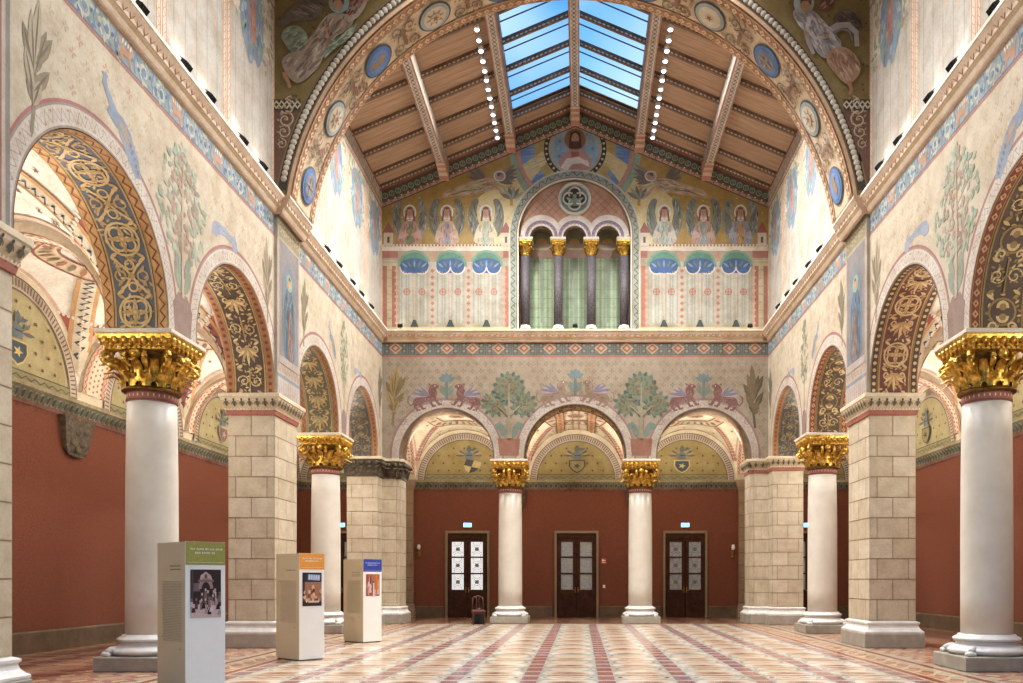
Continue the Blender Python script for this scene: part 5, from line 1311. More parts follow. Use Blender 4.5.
def make_column():
    root = empty('stone_column')
    a = MB(); a.loft(rect(.65, .65), [(-.02, 0), (0, .02), (0, .235), (-.02, .25)], 'base_stone'); a.build('pedestal', root)
    b = MB()
    prof = [(.60, .25)]+[(.56+.075*sin(pi*k/8), .25+.14*k/8) for k in range(9)]+[(.54, .40), (.51, .42), (.49, .45), (.5, .47), (.53, .475)]+[(.5+.045*sin(pi*k/6), .48+.08*k/6) for k in range(7)]+[(.47, .57), (.455, .6)]
    b.lathe(prof, n=40); ba = b.build('base', root)
    g = MB()
    for k in range(4):
        t = pi/4+pi/2*k; p = (.71*cos(t), .71*sin(t))
        g.ball((p[0]*1.02, p[1]*1.02, .29), .07, 10, 6, sc=(1.1, 1.1, .7)); g.tube([(p[0]*.78, p[1]*.78, .38), (p[0]*.9, p[1]*.9, .36), (p[0]*1.0, p[1]*1.0, .31)], [.04, .05, .06], 8, mat='marble')
        g.ball((p[0]*1.0+.06*cos(t+1.6), p[1]*1.0+.06*sin(t+1.6), .28), .04, 8, 5); g.ball((p[0]-.06*cos(t+1.6), p[1]-.06*sin(t+1.6), .28), .04, 8, 5)
    g.build('corner_leaf', ba)
    s = MB(); s.lathe([(.415, .58), (.416, 1.2), (.415, 2.2), (.410, 3.2), (.400, 4.0), (.388, 4.56)], n=48, mat='shaft_stone'); s.build('shaft', root)
    n = MB(); n.lathe([(.394, 4.54), (.4, 4.55), (.4, 4.70), (.39, 4.71)], n=48, col='#a8604c', mat='fresco')
    dn = D(n, lambda u, v, o: ((.402+o)*cos(u), (.402+o)*sin(u), v), 'fresco', .002)
    for k in range(30): dn.circ(2*pi*k/30, 4.635, .03, '#e3c9ac', 1, 6)
    for k in range(36): dn.rect(2*pi*k/36, 4.555, 2*pi*(k+1)/36, 4.575, '#7c3a30', 1); dn.rect(2*pi*k/36, 4.68, 2*pi*(k+1)/36, 4.7, '#7c3a30', 1)
    n.build('necking', root, label='dark red painted ring with pale dots')
    c = MB()
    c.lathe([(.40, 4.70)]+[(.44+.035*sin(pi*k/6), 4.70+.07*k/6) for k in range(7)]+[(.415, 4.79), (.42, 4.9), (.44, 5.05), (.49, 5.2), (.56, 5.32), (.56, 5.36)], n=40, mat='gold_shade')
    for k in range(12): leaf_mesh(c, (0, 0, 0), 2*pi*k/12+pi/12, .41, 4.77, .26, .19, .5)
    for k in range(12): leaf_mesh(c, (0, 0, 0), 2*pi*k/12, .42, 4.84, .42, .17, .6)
    for k in range(4):
        volute(c, (0, 0, 0), pi/4+pi/2*k, .68, 5.24, .12)
        t = pi/2*k; c.ball((.56*cos(t), .56*sin(t), 5.27), .1, 10, 6, mat='gold', sc=(1, 1, .9))
        for q in (-1, 1):
            volute(c, (0, 0, 0), t+q*.28, .56, 5.22, .085)
    c.build('capital', root, label='gilded leaf capital')
    d = MB()
    d.loft(rect(.5, .5), [(0, 5.34), (.03, 5.36), (.03, 5.4), (.06, 5.45), (.11, 5.52), (.13, 5.58), (.13, 5.6)], 'gold')
    for f in range(4):
        M = Matrix.Rotation(pi/2*f, 4, 'Z')
        for k in range(7):
            x = -.48+.16*k; p = M @ Vector((x, -.585, 5.5)); d.ball(p, .062, 8, 6, mat='gold', sc=(1, 1, 1.15), M=None)
            if k < 6: p = M @ Vector((x+.08, -.56, 5.43)); d.ball(p, .04, 6, 5, mat='gold')
        for k in range(13):
            p = M @ Vector((-.5+.083*k, -.535, 5.385)); d.ball(p, .022, 6, 4, mat='gold')
    ab = d.build('abacus', root)
    e = MB(); e.loft(rect(.63, .63), [(0, 5.6), (.015, 5.61), (.015, 5.665), (0, 5.675)], 'stone_blocks', '#e2d9c8'); e.build('top_slab', ab)
    return root
cols = [(-7.18, 14.63, 'nearest left round column with gilded capital, behind the green-headed pillar'), (7.18, 14.63, 'large round column with gilded capital at the right edge'),
        (-7.18, 24.58, 'left round column with gilded capital behind the orange-headed pillar'), (7.18, 24.58, 'right round column with gilded capital between two square piers'),
        (-2.28, YB+.525, 'round column of the end arches beside the wooden chair'), (2.28, YB+.525, 'round column of the end arches between the middle and right doors')]
cr = make_column()
for i, (x, y, l) in enumerate(cols):
    o = cr if i == 0 else dup(cr, (x, y, 0), 0)
    o.location = (x, y, 0); tag(o, l, 'column', 'round columns with gilded capitals')

# ------------------------------------------------------------------ piers
def block_joints(mb, plan, z0, z1, col='#94785f', L=1):
    n = len(plan)
    for i in range(n):
        p, q = Vector(plan[i]), Vector(plan[(i+1) % n]); t = (q-p); l = t.length; t.normalize(); nn = Vector((t.y, -t.x))
        d = D(mb, lambda u, v, o: (p.x+t.x*u+nn.x*o, p.y+t.y*u+nn.y*o, v), 'stone_blocks', .003)
        nz = 10; h = (z1-z0)/nz
        for k in range(nz):
            z = z0+h*k
            if k: d.rect(0, z-.007, l, z+.007, col, L)
            c = ['#cbb79c', '#c4ae92', '#d0bca2', '#c8b296'][(k+i) % 4]
            xs = [0, l*.5, l] if k % 2 else [0, l*.16, l*.84, l]
            for a, b in zip(xs, xs[1:]):
                if b-a > .05: d.rect(a+.01, z+.012, b-.01, z+h-.012, R_.choice(['#c8bca4', '#c5b8a0', '#ccc0aa', '#c2b49c']), 0)
                if b < l and l > .7: d.rect(b-.006, z, b+.006, z+h, col, L)
def make_pier(plan, fancy=True, leafy=False):
    root = empty('stone_pier')
    a = MB(); a.loft(plan, [(.13, 0), (.15, .02), (.15, .31), (.14, .32)], 'base_stone'); a.build('pedestal', root)
    b = MB(); b.loft(plan, [(.13, .32), (.14, .34), (.14, .37), (.10, .40), (.06, .45), (.045, .5), (.05, .52), (.07, .54), (.07, .57), (.03, .59), (0, .6)], 'marble'); b.build('base', root)
    s = MB(); s.loft(plan, [(0, .58), (0, 5.22)], 'stone_blocks', '#bdb098'); block_joints(s, plan, .62, 5.2); s.build('shaft', root)
    c = MB()
    if not leafy:
        c.loft(plan, [(0, 5.2), (.03, 5.21), (.04, 5.27), (.05, 5.31), (.04, 5.33), (.05, 5.36), (.09, 5.44), (.13, 5.52), (.14, 5.58)], 'fresco', cols=['#a85c48', '#b0634c', '#b0634c', '#d8c4a4', '#cbb790', '#cbb790', '#cbb790', '#d8c8a6'])
        n = len(plan); pl = offset(plan, .09); pr = offset(plan, .05)
        for i in range(n):
            p, q = Vector(pl[i]), Vector(pl[(i+1) % n]); l = (q-p).length; m = max(2, int(l/.17)); t = (q-p).normalized(); nn = Vector((t.y, -t.x))
            d = D(c, lambda u, v, o: (p.x+t.x*u+nn.x*(o+(v-5.44)*.42), p.y+t.y*u+nn.y*(o+(v-5.44)*.42), v), 'fresco', .004)
            for k in range(m):
                x = l*(k+.5)/m; d.ring(x, 5.43, .05, .07, '#7c6c4c', 2, 0, pi, 8); d.leaf(x, 5.38, .14, .07, pi/2, '#5c5a48', 3); d.circ(x, 5.53, .025, '#4a4238', 3, 6)
                d.dia(x, 5.27, .035, .045, '#6a2c22', 3)
            for k in range(int(l/.07)): d.circ(.035+l*k/int(l/.07), 5.335, .016, '#efe2cc', 3, 5)
    else:
        c.loft(plan, [(0, 5.0), (.03, 5.02), (.04, 5.08), (.01, 5.1), (.04, 5.25), (.1, 5.42), (.13, 5.5), (.14, 5.58)], 'brown_leaf')
        n = len(plan)
        for i in range(n):
            p, q = Vector(plan[i]), Vector(plan[(i+1) % n]); l = (q-p).length; t = (q-p).normalized(); nn = Vector((t.y, -t.x)); m = max(1, int(l/.24)); an = atan2(nn.y, nn.x)
            for k in range(m+1):
                x = l*k/m; bx = p+t*x
                leaf_mesh(c, (bx.x-nn.x*.02, bx.y-nn.y*.02, 0), an, .0, 5.08, .34, .24, .35, 'brown_leaf'); c.ball((bx.x+nn.x*.16, bx.y+nn.y*.16, 5.46), .075, 8, 6, mat='brown_leaf')
    cap = c.build('capital', root, label='dark brown carved leaf capital' if leafy else None)
    e = MB(); e.loft(plan, [(.14, 5.58), (.16, 5.59), (.16, 5.665), (.15, 5.675)], 'stone_blocks', '#d9cbb0'); e.build('top_slab', cap)
    return root
pr = make_pier(rect(.515, .74))
for i, (x, y, l) in enumerate(((-7.17, 19.75, 'large square block pier on the left between two round columns'), (7.17, 19.75, 'large square block pier on the right between two round columns'), (-7.17, 9.5, 'pale block pier cut by the left edge of the picture'))):
    o = pr if i == 0 else dup(pr)
    o.location = (x, y, 0); tag(o, l, 'pier', 'square block piers')
def cp(s):
    pts = [(-7.7, 28.67), (-6.655, 28.67), (-6.655, 29.3), (-6.17, 29.3), (-6.17, 29.42), (-6.05, 29.42), (-6.05, 30.35), (-7.7, 30.35)]
    if s > 0: pts = [(-x, y) for x, y in pts][::-1]
    return [(x, y) for x, y in pts]
o = make_pier(cp(-1), leafy=True); tag(o, 'left corner pier with dark carved leaf capital behind the blue-headed pillar', 'pier')
o = make_pier(cp(1)); tag(o, 'right corner pier with stepped block shaft and plain moulded capital', 'pier')

# ------------------------------------------------------------------ colonnettes of the gable window
def make_colonnette():
    root = empty('window_column')
    a = MB(); a.loft(rect(.19, .19), [(0, 0), (0, .1), (-.02, .12)], 'marble'); a.lathe([(.2, .12), (.215, .15), (.2, .2), (.17, .22), (.16, .26)], n=20); a.build('base', root)
    s = MB(); s.lathe([(.155, .24), (.155, 2.68)], n=24, mat='dark_marble'); s.build('shaft', root, label='grey speckled marble shaft')
    c = MB(); c.lathe([(.15, 2.66), (.175, 2.68), (.175, 2.72), (.15, 2.74), (.16, 2.9), (.22, 3.05), (.24, 3.1)], n=20, mat='gold')
    for k in range(8): leaf_mesh(c, (0, 0, 0), 2*pi*k/8, .13, 2.74, .26, .15, .25)
    for k in range(4): c.ball((.24*cos(pi/4+pi/2*k), .24*sin(pi/4+pi/2*k), 3.04), .06, 8, 6, mat='gold')
    c.loft(rect(.2, .2), [(0, 3.08), (.05, 3.12), (.05, 3.17)], 'gold'); c.loft(rect(.25, .25), [(0, 3.17), (.02, 3.19), (.02, 3.25), (0, 3.27)], 'fresco', '#e6dfd0')
    c.build('capital', root, label='small gilded capital')
    return root
wc = make_colonnette()
for i, x in enumerate((-1.74, -.595, .555, 1.70)):
    o = wc if i == 0 else dup(wc)
    o.location = (x, YB+.3, ZC); tag(o, ('leftmost', 'second from left', 'third from left', 'rightmost')[i]+' of the four dark marble columns in the gable window', 'column', 'little columns of the gable window')
# ------------------------------------------------------------------ roof
def roof():
    mb = MB()
    def slab(s, xa, xb, ya, yb):
        for dz in (0, .12):
            mb.poly([(s*xa, ya, roofz(xa)+dz), (s*xb, ya, roofz(xb)+dz), (s*xb, yb, roofz(xb)+dz), (s*xa, yb, roofz(xa)+dz)], '#ffffff', 'roof_boards')
    for ya, yb, sa, sb in ((20.4, 29.42, 20.4, 28.0), (4.0, 19.1, 6.0, 17.0)):
        for s in (-1, 1):
            slab(s, 0, .14, ya, yb); slab(s, 2.05, 6.9, ya, yb); slab(s, .14, 2.05, sb, yb)
            if sa > ya: slab(s, .14, 2.05, ya, sa)
    tag(mb.build('ceiling'), kind='structure', label='brown boarded pitched ceiling')
roof()
gi = 0
for ya, yb in ((20.5, 28.0), (6.0, 17.0)):
    for s in (-1, 1):
        gi += 1; mb = MB()
        mb.poly([(s*.14, ya, roofz(.14)+.1), (s*2.05, ya, roofz(2.05)+.1), (s*2.05, yb, roofz(2.05)+.1), (s*.14, yb, roofz(.14)+.1)], '#ffffff', 'sky_glass')
        w = mb.build('window_%d' % (gi+1)); tag(w, kind='structure', label='blue skylight beside the roof ridge')
        fr = MB(); y = ya+.45
        k = 0
        while y < yb:
            for dx in (0,):
                P0 = Vector((s*.14, y, roofz(.14)+.06)); P1 = Vector((s*2.05, y, roofz(2.05)+.06))
                fr.tube([P0, P1], .018, 6, mat='iron')
            y += 1.3; k += 1
        fr.build('glazing_bar', parent=w)
def rafter(y, s, n):
    """sloping bar under the boards, white dashed lower edge"""
    mb = MB(); w, h = .05, .16; x0, x1 = .16, 6.72
    for a, b in ((x0, 2.06), (2.34, 4.36), (4.64, x1)):
        za, zb = roofz(a), roofz(b)
        q = [(s*a, y-w, za), (s*b, y-w, zb), (s*b, y+w, zb), (s*a, y+w, za), (s*a, y-w, za-h), (s*b, y-w, zb-h), (s*b, y+w, zb-h), (s*a, y+w, za-h)]
        v0 = len(mb.v); mb.v.extend(q)
        for f in ((4, 5, 6, 7), (0, 1, 5, 4), (2, 3, 7, 6), (0, 3, 7, 4), (1, 2, 6, 5)): mb.face([v0+i for i in f], '#8a6c56', 'fresco_worn')
        d = D(mb, lambda u, v, o: (s*u, y-w-o, roofz(u)-v), 'fresco', .003)
        d.rect(a, .1, b, .16, '#9a7a62', 1)
        m = int((b-a)/.12)
        for k in range(m): u = a+(b-a)*(k+.5)/m; d.rect(u-.035, .1, u+.03, .15, '#e6ddd2', 2)
        d2 = D(mb, lambda u, v, o: (s*u, y-w+v, roofz(u)-h-o), 'fresco', .003)
        d2.rect(a, .01, b, 2*w-.01, '#86684f', 1)
    o = mb.build('roof_rafter')
    tag(o, 'dark dashed rafter on the %s roof slope, %s from the gable wall' % ('left' if s < 0 else 'right', 'nearest' if n == 0 else ORD[n]), 'rafter', 'rafters under the boarded roof')
for n, y in enumerate((29.0, 28.1, 26.8, 25.5, 24.2, 22.9, 21.6)):
    for s in (-1, 1): rafter(y, s, n)
def beam(x, l):
    root = empty('roof_beam', (x, 29.3, roofz(x)))
    mb = MB(); w = .15; y0, y1 = -8.75, -.62; zb = -.42
    mb.box(-w, w, y0, y1, zb, .0, '#b5a99c', 'fresco')
    d = D(mb, lambda u, v, o: (v, u, zb-o), 'fresco', .003)
    d.strip(y0, -w, y1, w, '#d3c9bc', 1, .5); d.strip(y0, -w, y1, -w+.04, '#b88570', 2, .5); d.strip(y0, w-.04, y1, w, '#b88570', 2, .5)
    n = 46
    for k in range(n):
        u = y0+(y1-y0)*(k+.5)/n; d.ring(u, 0, .05, .075, '#7d7570', 3, n=8); d.dia(u+.088, 0, .03, .05, '#8a6458', 3)
    for s in (-1, 1):
        e = D(mb, lambda u, v, o: (s*(w+o), u, v), 'fresco', .003)
        e.strip(y0, -.42, y1, -.05, '#c2b6aa', 1, .5); e.strip(y0, -.42, y1, -.37, '#b88570', 2, .5); e.zig(y0, y1, -.32, -.12, .22, .03, '#776e68', 2)
    mb.build('beam_body', root)
    b = MB()
    pts = [(-.9, -.42), (-.9, -.45), (-.78, -.46), (-.66, -.49), (-.6, -.53), (-.42, -.54), (-.32, -.6), (-.05, -.62), (0, -.62), (0, 0), (-.62, 0), (-.62, -.42)]
    v0 = len(b.v)
    for sx in (-1, 1): b.v.extend((sx*.155, y, z) for y, z in pts)
    m = len(pts)
    cs = ['#b87c64', '#c9ae94', '#b8785e', '#c9ae94', '#c08a70', '#d0b498', '#c08068', '#caa88e', '#b0634c', '#b0634c', '#b0634c', '#b0634c']
    for i in range(m): b.face((v0+i, v0+(i+1) % m, v0+m+(i+1) % m, v0+m+i), cs[i], 'fresco')
    for base in (v0, v0+m):
        for t in tessellate_polygon([[Vector((b.v[base+i][1], b.v[base+i][2], 0)) for i in range(m)]]): b.face([base+i for i in t], '#c08a72', 'fresco')
    b.build('bracket', root, label='stepped orange end bracket')
    tag(root, l, 'beam', 'long painted roof beams')
for x, l in ((-4.5, 'outer painted beam of the left roof slope'), (-2.2, 'painted beam along the left side of the skylight'), (0, 'painted ridge beam ending above the round portrait'), (2.2, 'painted beam along the right side of the skylight'), (4.5, 'outer painted beam of the right roof slope')): beam(x, l)

# row of round lamps along the two inner beams
def make_lamp():
    root = empty('ceiling_lamp')
    a = MB(); a.lathe([(.03, .0), (.03, -.1), (.06, -.12), (.075, -.16), (.08, -.26), (.075, -.265)], n=14, mat='white_plastic'); a.build('lamp_housing', root)
    b = MB(); b.ball((0, 0, -.27), .066, 12, 8, mat='lamp_glow', sc=(1, 1, .6)); b.build('bulb', root)
    return root
lp = make_lamp(); li = 0
LW = []
for s in (-1, 1):
    for k in range(13):
        y = 28.65-.47*k; x = s*2.62
        o = lp if li == 0 else dup(lp); li += 1
        o.location = (x, y, roofz(x)); LW.append((x, y, roofz(x)-.36))
        tag(o, 'round lamp %s of the skylight, %s from the gable wall' % ('left' if s < 0 else 'right', ORD[k]), 'lamp', 'round lamps along the roof beams')
# ------------------------------------------------------------------ spotlights on the cornice
def make_spot():
    root = empty('spotlight')     # local: stands on cornice, faces +y (towards wall), tilted up
    a = MB(); a.box(-.05, .05, -.05, .05, 0, .02, mat='black_metal'); a.tube([(0, 0, .02), (0, 0, .12)], .015, 6, mat='black_metal'); a.build('stand', root)
    h = MB(); M = Matrix.Translation((0, 0, .17)) @ Matrix.Rotation(radians(35), 4, 'X')
    h.box(-.12, .12, -.06, .07, -.06, .07, mat='black_metal', M=M)
    for k in range(5): h.box(-.1+.045*k, -.085+.045*k, -.1, -.06, -.05, .06, mat='black_metal', M=M)
    hh = h.build('head', root)
    g = MB(); g.box(-.1, .1, .07, .078, -.045, .055, mat='spot_glow', M=M); g.build('lens', hh)
    f = MB(); f.box(-.11, .11, .07, .16, .07, .075, mat='black_metal', M=M); f.build('visor', hh)
    return root
sp = make_spot(); sp.scale = (.8, .8, .8); SPOTS = []; n = 0
for s in (-1, 1):
    for k, y in enumerate((11.4, 12.95, 14.4, 15.35, 16.85, 17.9)):
        o = sp if n == 0 else dup(sp); n += 1
        x = s*(HW-.16); o.location = (x, y, 10.1); o.rotation_euler.z = -pi/2 if s > 0 else pi/2
        SPOTS.append((x, y, s, 1)); tag(o, 'small black spotlight on the near %s cornice, %s from the great arch' % ('left' if s < 0 else 'right', 'nearest' if k == 5 else ORD[5-k]), 'spotlight', 'black spotlights on the side cornices')
    for k, y in enumerate((22.4, 23.5, 24.9, 25.9, 27.1)):
        o = dup(sp); x = s*(HW-.16); o.location = (x, y, 10.1); o.rotation_euler.z = -pi/2 if s > 0 else pi/2
        SPOTS.append((x, y, s, 1)); tag(o, 'small black spotlight on the far %s cornice, %s from the gable wall' % ('left' if s < 0 else 'right', 'nearest' if k == 4 else ORD[4-k]), 'spotlight', 'black spotlights on the side cornices')
for x, l in ((-6.0, 'small spotlight on the end cornice under the left painted curtain'), (6.0, 'small spotlight on the end cornice under the right painted curtain'), (0.0, 'small spotlight at the foot of the middle window light')):
    o = dup(sp); o.location = (x, YB-.16, 10.1); o.rotation_euler.z = 0; o.scale = (.7, .7, .7); tag(o, l, 'spotlight', 'spotlights on the end cornice')

# ------------------------------------------------------------------ doors
def door(name, x, glass, lbl, rosette=True):
    y = YW
    fr = MB(); w, h, t = .83, 3.42, .09
    for a, b, z0, z1 in ((-w-.06, -w+t-.06, 0, h), (w-t+.06, w+.06, 0, h), (-w-.06, w+.06, h-.02, h+.08)):
        fr.box(x+a, x+b, y-.09, y+.02, z0, z1, '#8d7c60', 'plain')
    root = fr.build(name); tag(root, lbl, kind='structure')
    b = MB(); b.box(x-w+.03, x+w-.03, y-.03, y-.0, 0, h-.02, mat='door_wood'); b.box(x-w+.03, x+w-.03, y-.07, y-.03, h-.22, h-.14, mat='door_wood'); b.build('door_casing', root)
    for s in (-1, 1):
        cx = x+s*.385; lw = .36
        L = MB()
        for a, c_ in ((-lw, -lw+.12), (lw-.12, lw)): L.box(cx+a, cx+c_, y-.09, y-.03, .02, h-.25, mat='door_wood')
        for z0, z1 in ((.02, .2), (.95, 1.12), (h-.37, h-.25)): L.box(cx-lw+.12, cx+lw-.12, y-.088, y-.03, z0, z1, mat='door_wood')
        for z in (1.77, 2.43): L.box(cx-lw+.12, cx+lw-.12, y-.085, y-.03, z-.03, z+.03, mat='door_wood')
        L.box(cx-lw+.12, cx+lw-.12, y-.06, y-.032, .2, .95, mat='door_wood'); L.box(cx-.17, cx+.17, y-.075, y-.06, .28, .87, mat='door_wood')
        # carved roundel on the lower panel
        L.grid(lambda u, v: (cx+(.13+.018*cos(2*pi*v))*cos(2*pi*u), y-.078-.018*sin(2*pi*v), .58+(.13+.018*cos(2*pi*v))*sin(2*pi*u)), 20, 6, mat='door_wood')
        leaf = L.build('door_leaf', root)
        for i, (z0, z1) in enumerate(((1.12, 1.74), (1.80, 2.40), (2.46, h-.37))):
            g = MB(); g.box(cx-lw+.12, cx+lw-.12, y-.055, y-.045, z0, z1, mat=glass)
            if glass == 'lit_glass' or rosette:
                d = D(g, lambda u, v, o: (u, y-.056-o, v), 'print', .001); zc = (z0+z1)/2; cc = '#70787c' if glass == 'lit_glass' else '#70777a'
                for q in range(6): d.leaf(cx, zc, .11, .05, q*pi/3, cc, 1)
                d.circ(cx, zc, .035, cc, 2, 8)
                for sx in (-1, 1): d.arc(cx+sx*.2, zc, .14, pi/2, 3*pi/2 if sx > 0 else -pi/2, .016, cc, 1); d.arc(cx, zc+sx*.3, .16, pi if sx > 0 else 0, 2*pi if sx > 0 else pi, .016, cc, 1)
            g.build('glass_pane', leaf)
        hd = MB(); hx = x+s*.055
        hd.box(hx-.015, hx+.015, y-.1, y-.09, 1.0, 1.22, mat='brass'); hd.tube([(hx, y-.1, 1.1), (hx, y-.15, 1.1), (hx+s*.1, y-.15, 1.1)], .012, 6, mat='brass')
        hd.build('door_handle', leaf)
    return root
door('door_1', -4.39, 'lit_glass', 'left dark wooden double door with bright patterned glass', True)
door('door_2', .02, 'frosted_glass', 'middle dark wooden double door with dull grey glass', False)
door('door_3', 4.41, 'frosted_glass', 'right dark wooden double door with patterned grey glass', True)
door('door_4', -9.5, 'frosted_glass', 'dark double door at the end of the left aisle', False)
door('door_5', 9.4, 'frosted_glass', 'dark double door at the end of the right aisle', False)
def exit_sign(x, l, z=3.73):
    root = empty('exit_sign', (x, YW, z))
    a = MB(); a.box(-.17, .17, -.07, 0, -.09, .09, mat='white_plastic'); a.build('housing', root)
    b = MB(); b.box(-.15, .15, -.078, -.07, -.07, .07, mat='exit_glow')
    c = b; d = D(c, lambda u, v, o: (u, -.079-o, v), 'print', .001)
    d.circ(-.075, .03, .012, '#2f6fb0', 1, 8); d.stroke([(-.075, .01), (-.08, -.02), (-.1, -.05)], .014, '#2f6fb0', 1); d.stroke([(-.08, -.02), (-.06, -.05)], .014, '#2f6fb0', 1); d.stroke([(-.1, .0), (-.05, .005)], .012, '#2f6fb0', 1)
    d.stroke([(.0, 0), (.08, 0)], .014, '#2f6fb0', 1); d.poly([(.11, 0), (.07, .03), (.07, -.03)], '#2f6fb0', 1)
    c.build('lit_panel', root)
    tag(root, l, 'exit sign', 'lit exit signs over the doors')
exit_sign(-4.39, 'glowing blue-white exit sign above the left door with bright glass')
exit_sign(4.41, 'glowing blue-white exit sign above the right patterned door')
exit_sign(-9.5, 'small glowing exit sign seen between left column and corner pier'); exit_sign(9.36, 'small glowing exit sign seen beside the right column')
# wall sconces
def sconce(x, l):
    root = empty('wall_sconce', (x, YW, 2.72))
    a = MB(); a.box(-.05, .05, -.03, 0, -.25, .2, mat='brass'); a.ball((0, -.04, -.27), .05, 8, 6, mat='brass')
    a.tube([(0, -.03, -.15), (0, -.16, -.2), (0, -.2, -.08), (0, -.18, 0)], .014, 6, mat='brass'); a.build('bracket', root)
    b = MB(); b.lathe([(.03, 0), (.06, .02), (.075, .1), (.055, .2), (.04, .22)], 0, -.18, 12, mat='white_plastic'); b.build('lamp_shade', root)
    tag(root, l, 'wall lamp', 'small brass wall lamps by the pilasters')
sconce(-6.33, 'small wall lamp left of the bright glass door'); sconce(6.33, 'small wall lamp right of the right door')
# alarm plate and switch
root = empty('alarm_sign', (1.12, YW, 2.28))
a = MB(); a.box(-.11, .11, -.03, 0, -.11, .11, mat='red_plastic'); a.build('sign_plate', root)
b = MB(); d = D(b, lambda u, v, o: (u, -.031-o, v), 'print', .001); d.rect(-.07, -.02, .0, .07, '#f0e8e0', 1); d.circ(.05, .02, .028, '#f0e8e0', 1, 10); d.rect(-.07, -.08, .08, -.05, '#f0e8e0', 1); b.build('symbol', root)
tag(root, 'small red and white fire alarm plate beside the middle door', 'sign')
a = MB(); a.box(-.05, .05, -.02, 0, -.06, .06, mat='white_plastic'); a.box(-.02, .02, -.028, -.02, -.03, .03, mat='white_plastic'); o = a.build('light_switch', loc=(1.13, YW, 1.25)); tag(o, 'small pale switch on the red wall below the fire alarm plate', 'switch')

# ------------------------------------------------------------------ chair and dark bag
def chair():
    root = empty('wooden_chair', (-3.27, 28.75, 0), radians(12))
    for x, y, h in ((-.19, -.19, .44), (.19, -.19, .44)):
        a = MB(); a.loft(rect(.02, .02, x, y), [(-.005, 0), (0, .1), (.004, h)], 'chair_wood'); a.build('leg', root)
    for x in (-.18, .18):
        a = MB(); a.tube([(x, .22, 0), (x, .2, .44), (x, .22, .7), (x*.95, .26, .93)], [.018, .022, .02, .016], 8, mat='chair_wood'); a.build('leg', root)
    s = MB(); s.loft(rect(.22, .22), [(-.01, .43), (.0, .44), (.005, .46), (-.01, .49), (-.04, .5)], 'chair_seat'); s.build('seat', root, label='red-brown upholstered seat')
    f = MB(); f.loft(rect(.21, .21), [(0, .38), (0, .43)], 'chair_wood'); f.build('seat_frame', root)
    b = MB()
    b.tube([(-.17, .26, .9), (-.09, .27, .95), (0, .275, .97), (.09, .27, .95), (.17, .26, .9)], .024, 8, mat='chair_wood')
    for q in (-.03, .03): b.tube([(q, .21, .5), (q*2.2, .225, .65), (q*1.0, .24, .78), (q*1.8, .265, .94)], .014, 6, mat='chair_wood')
    b.tube([(-.17, .215, .58), (.17, .215, .58)], .015, 6, mat='chair_wood'); b.build('backrest', root)
    for x in (-.19, .19):
        t = MB(); t.tube([(x, -.19, .18), (x*.97, .21, .18)], .012, 6, mat='chair_wood'); t.build('stretcher', root)
    tag(root, 'small red-brown wooden chair in front of the left door', 'chair')
    bg = empty('dark_bag', (-3.3, 29.22, 0))
    m = MB(); m.grid(lambda u, v: ((.2*(1-.25*v)*(1+.05*sin(9*u)))*cos(2*pi*u), .12*(1-.2*v)*sin(2*pi*u), .5*v**.9+.0), 18, 8, mat='dark_cloth'); m.ball((0, 0, .48), .15, 14, 8, mat='dark_cloth', sc=(1, .6, .5)); m.build('bag_body', bg)
    m = MB(); m.tube([(-.1, 0, .52), (-.07, 0, .64), (.07, 0, .64), (.1, 0, .52)], .012, 6, mat='dark_cloth'); m.build('handle', bg)
    tag(bg, 'dark bag on the floor behind the small chair', 'bag')
chair()

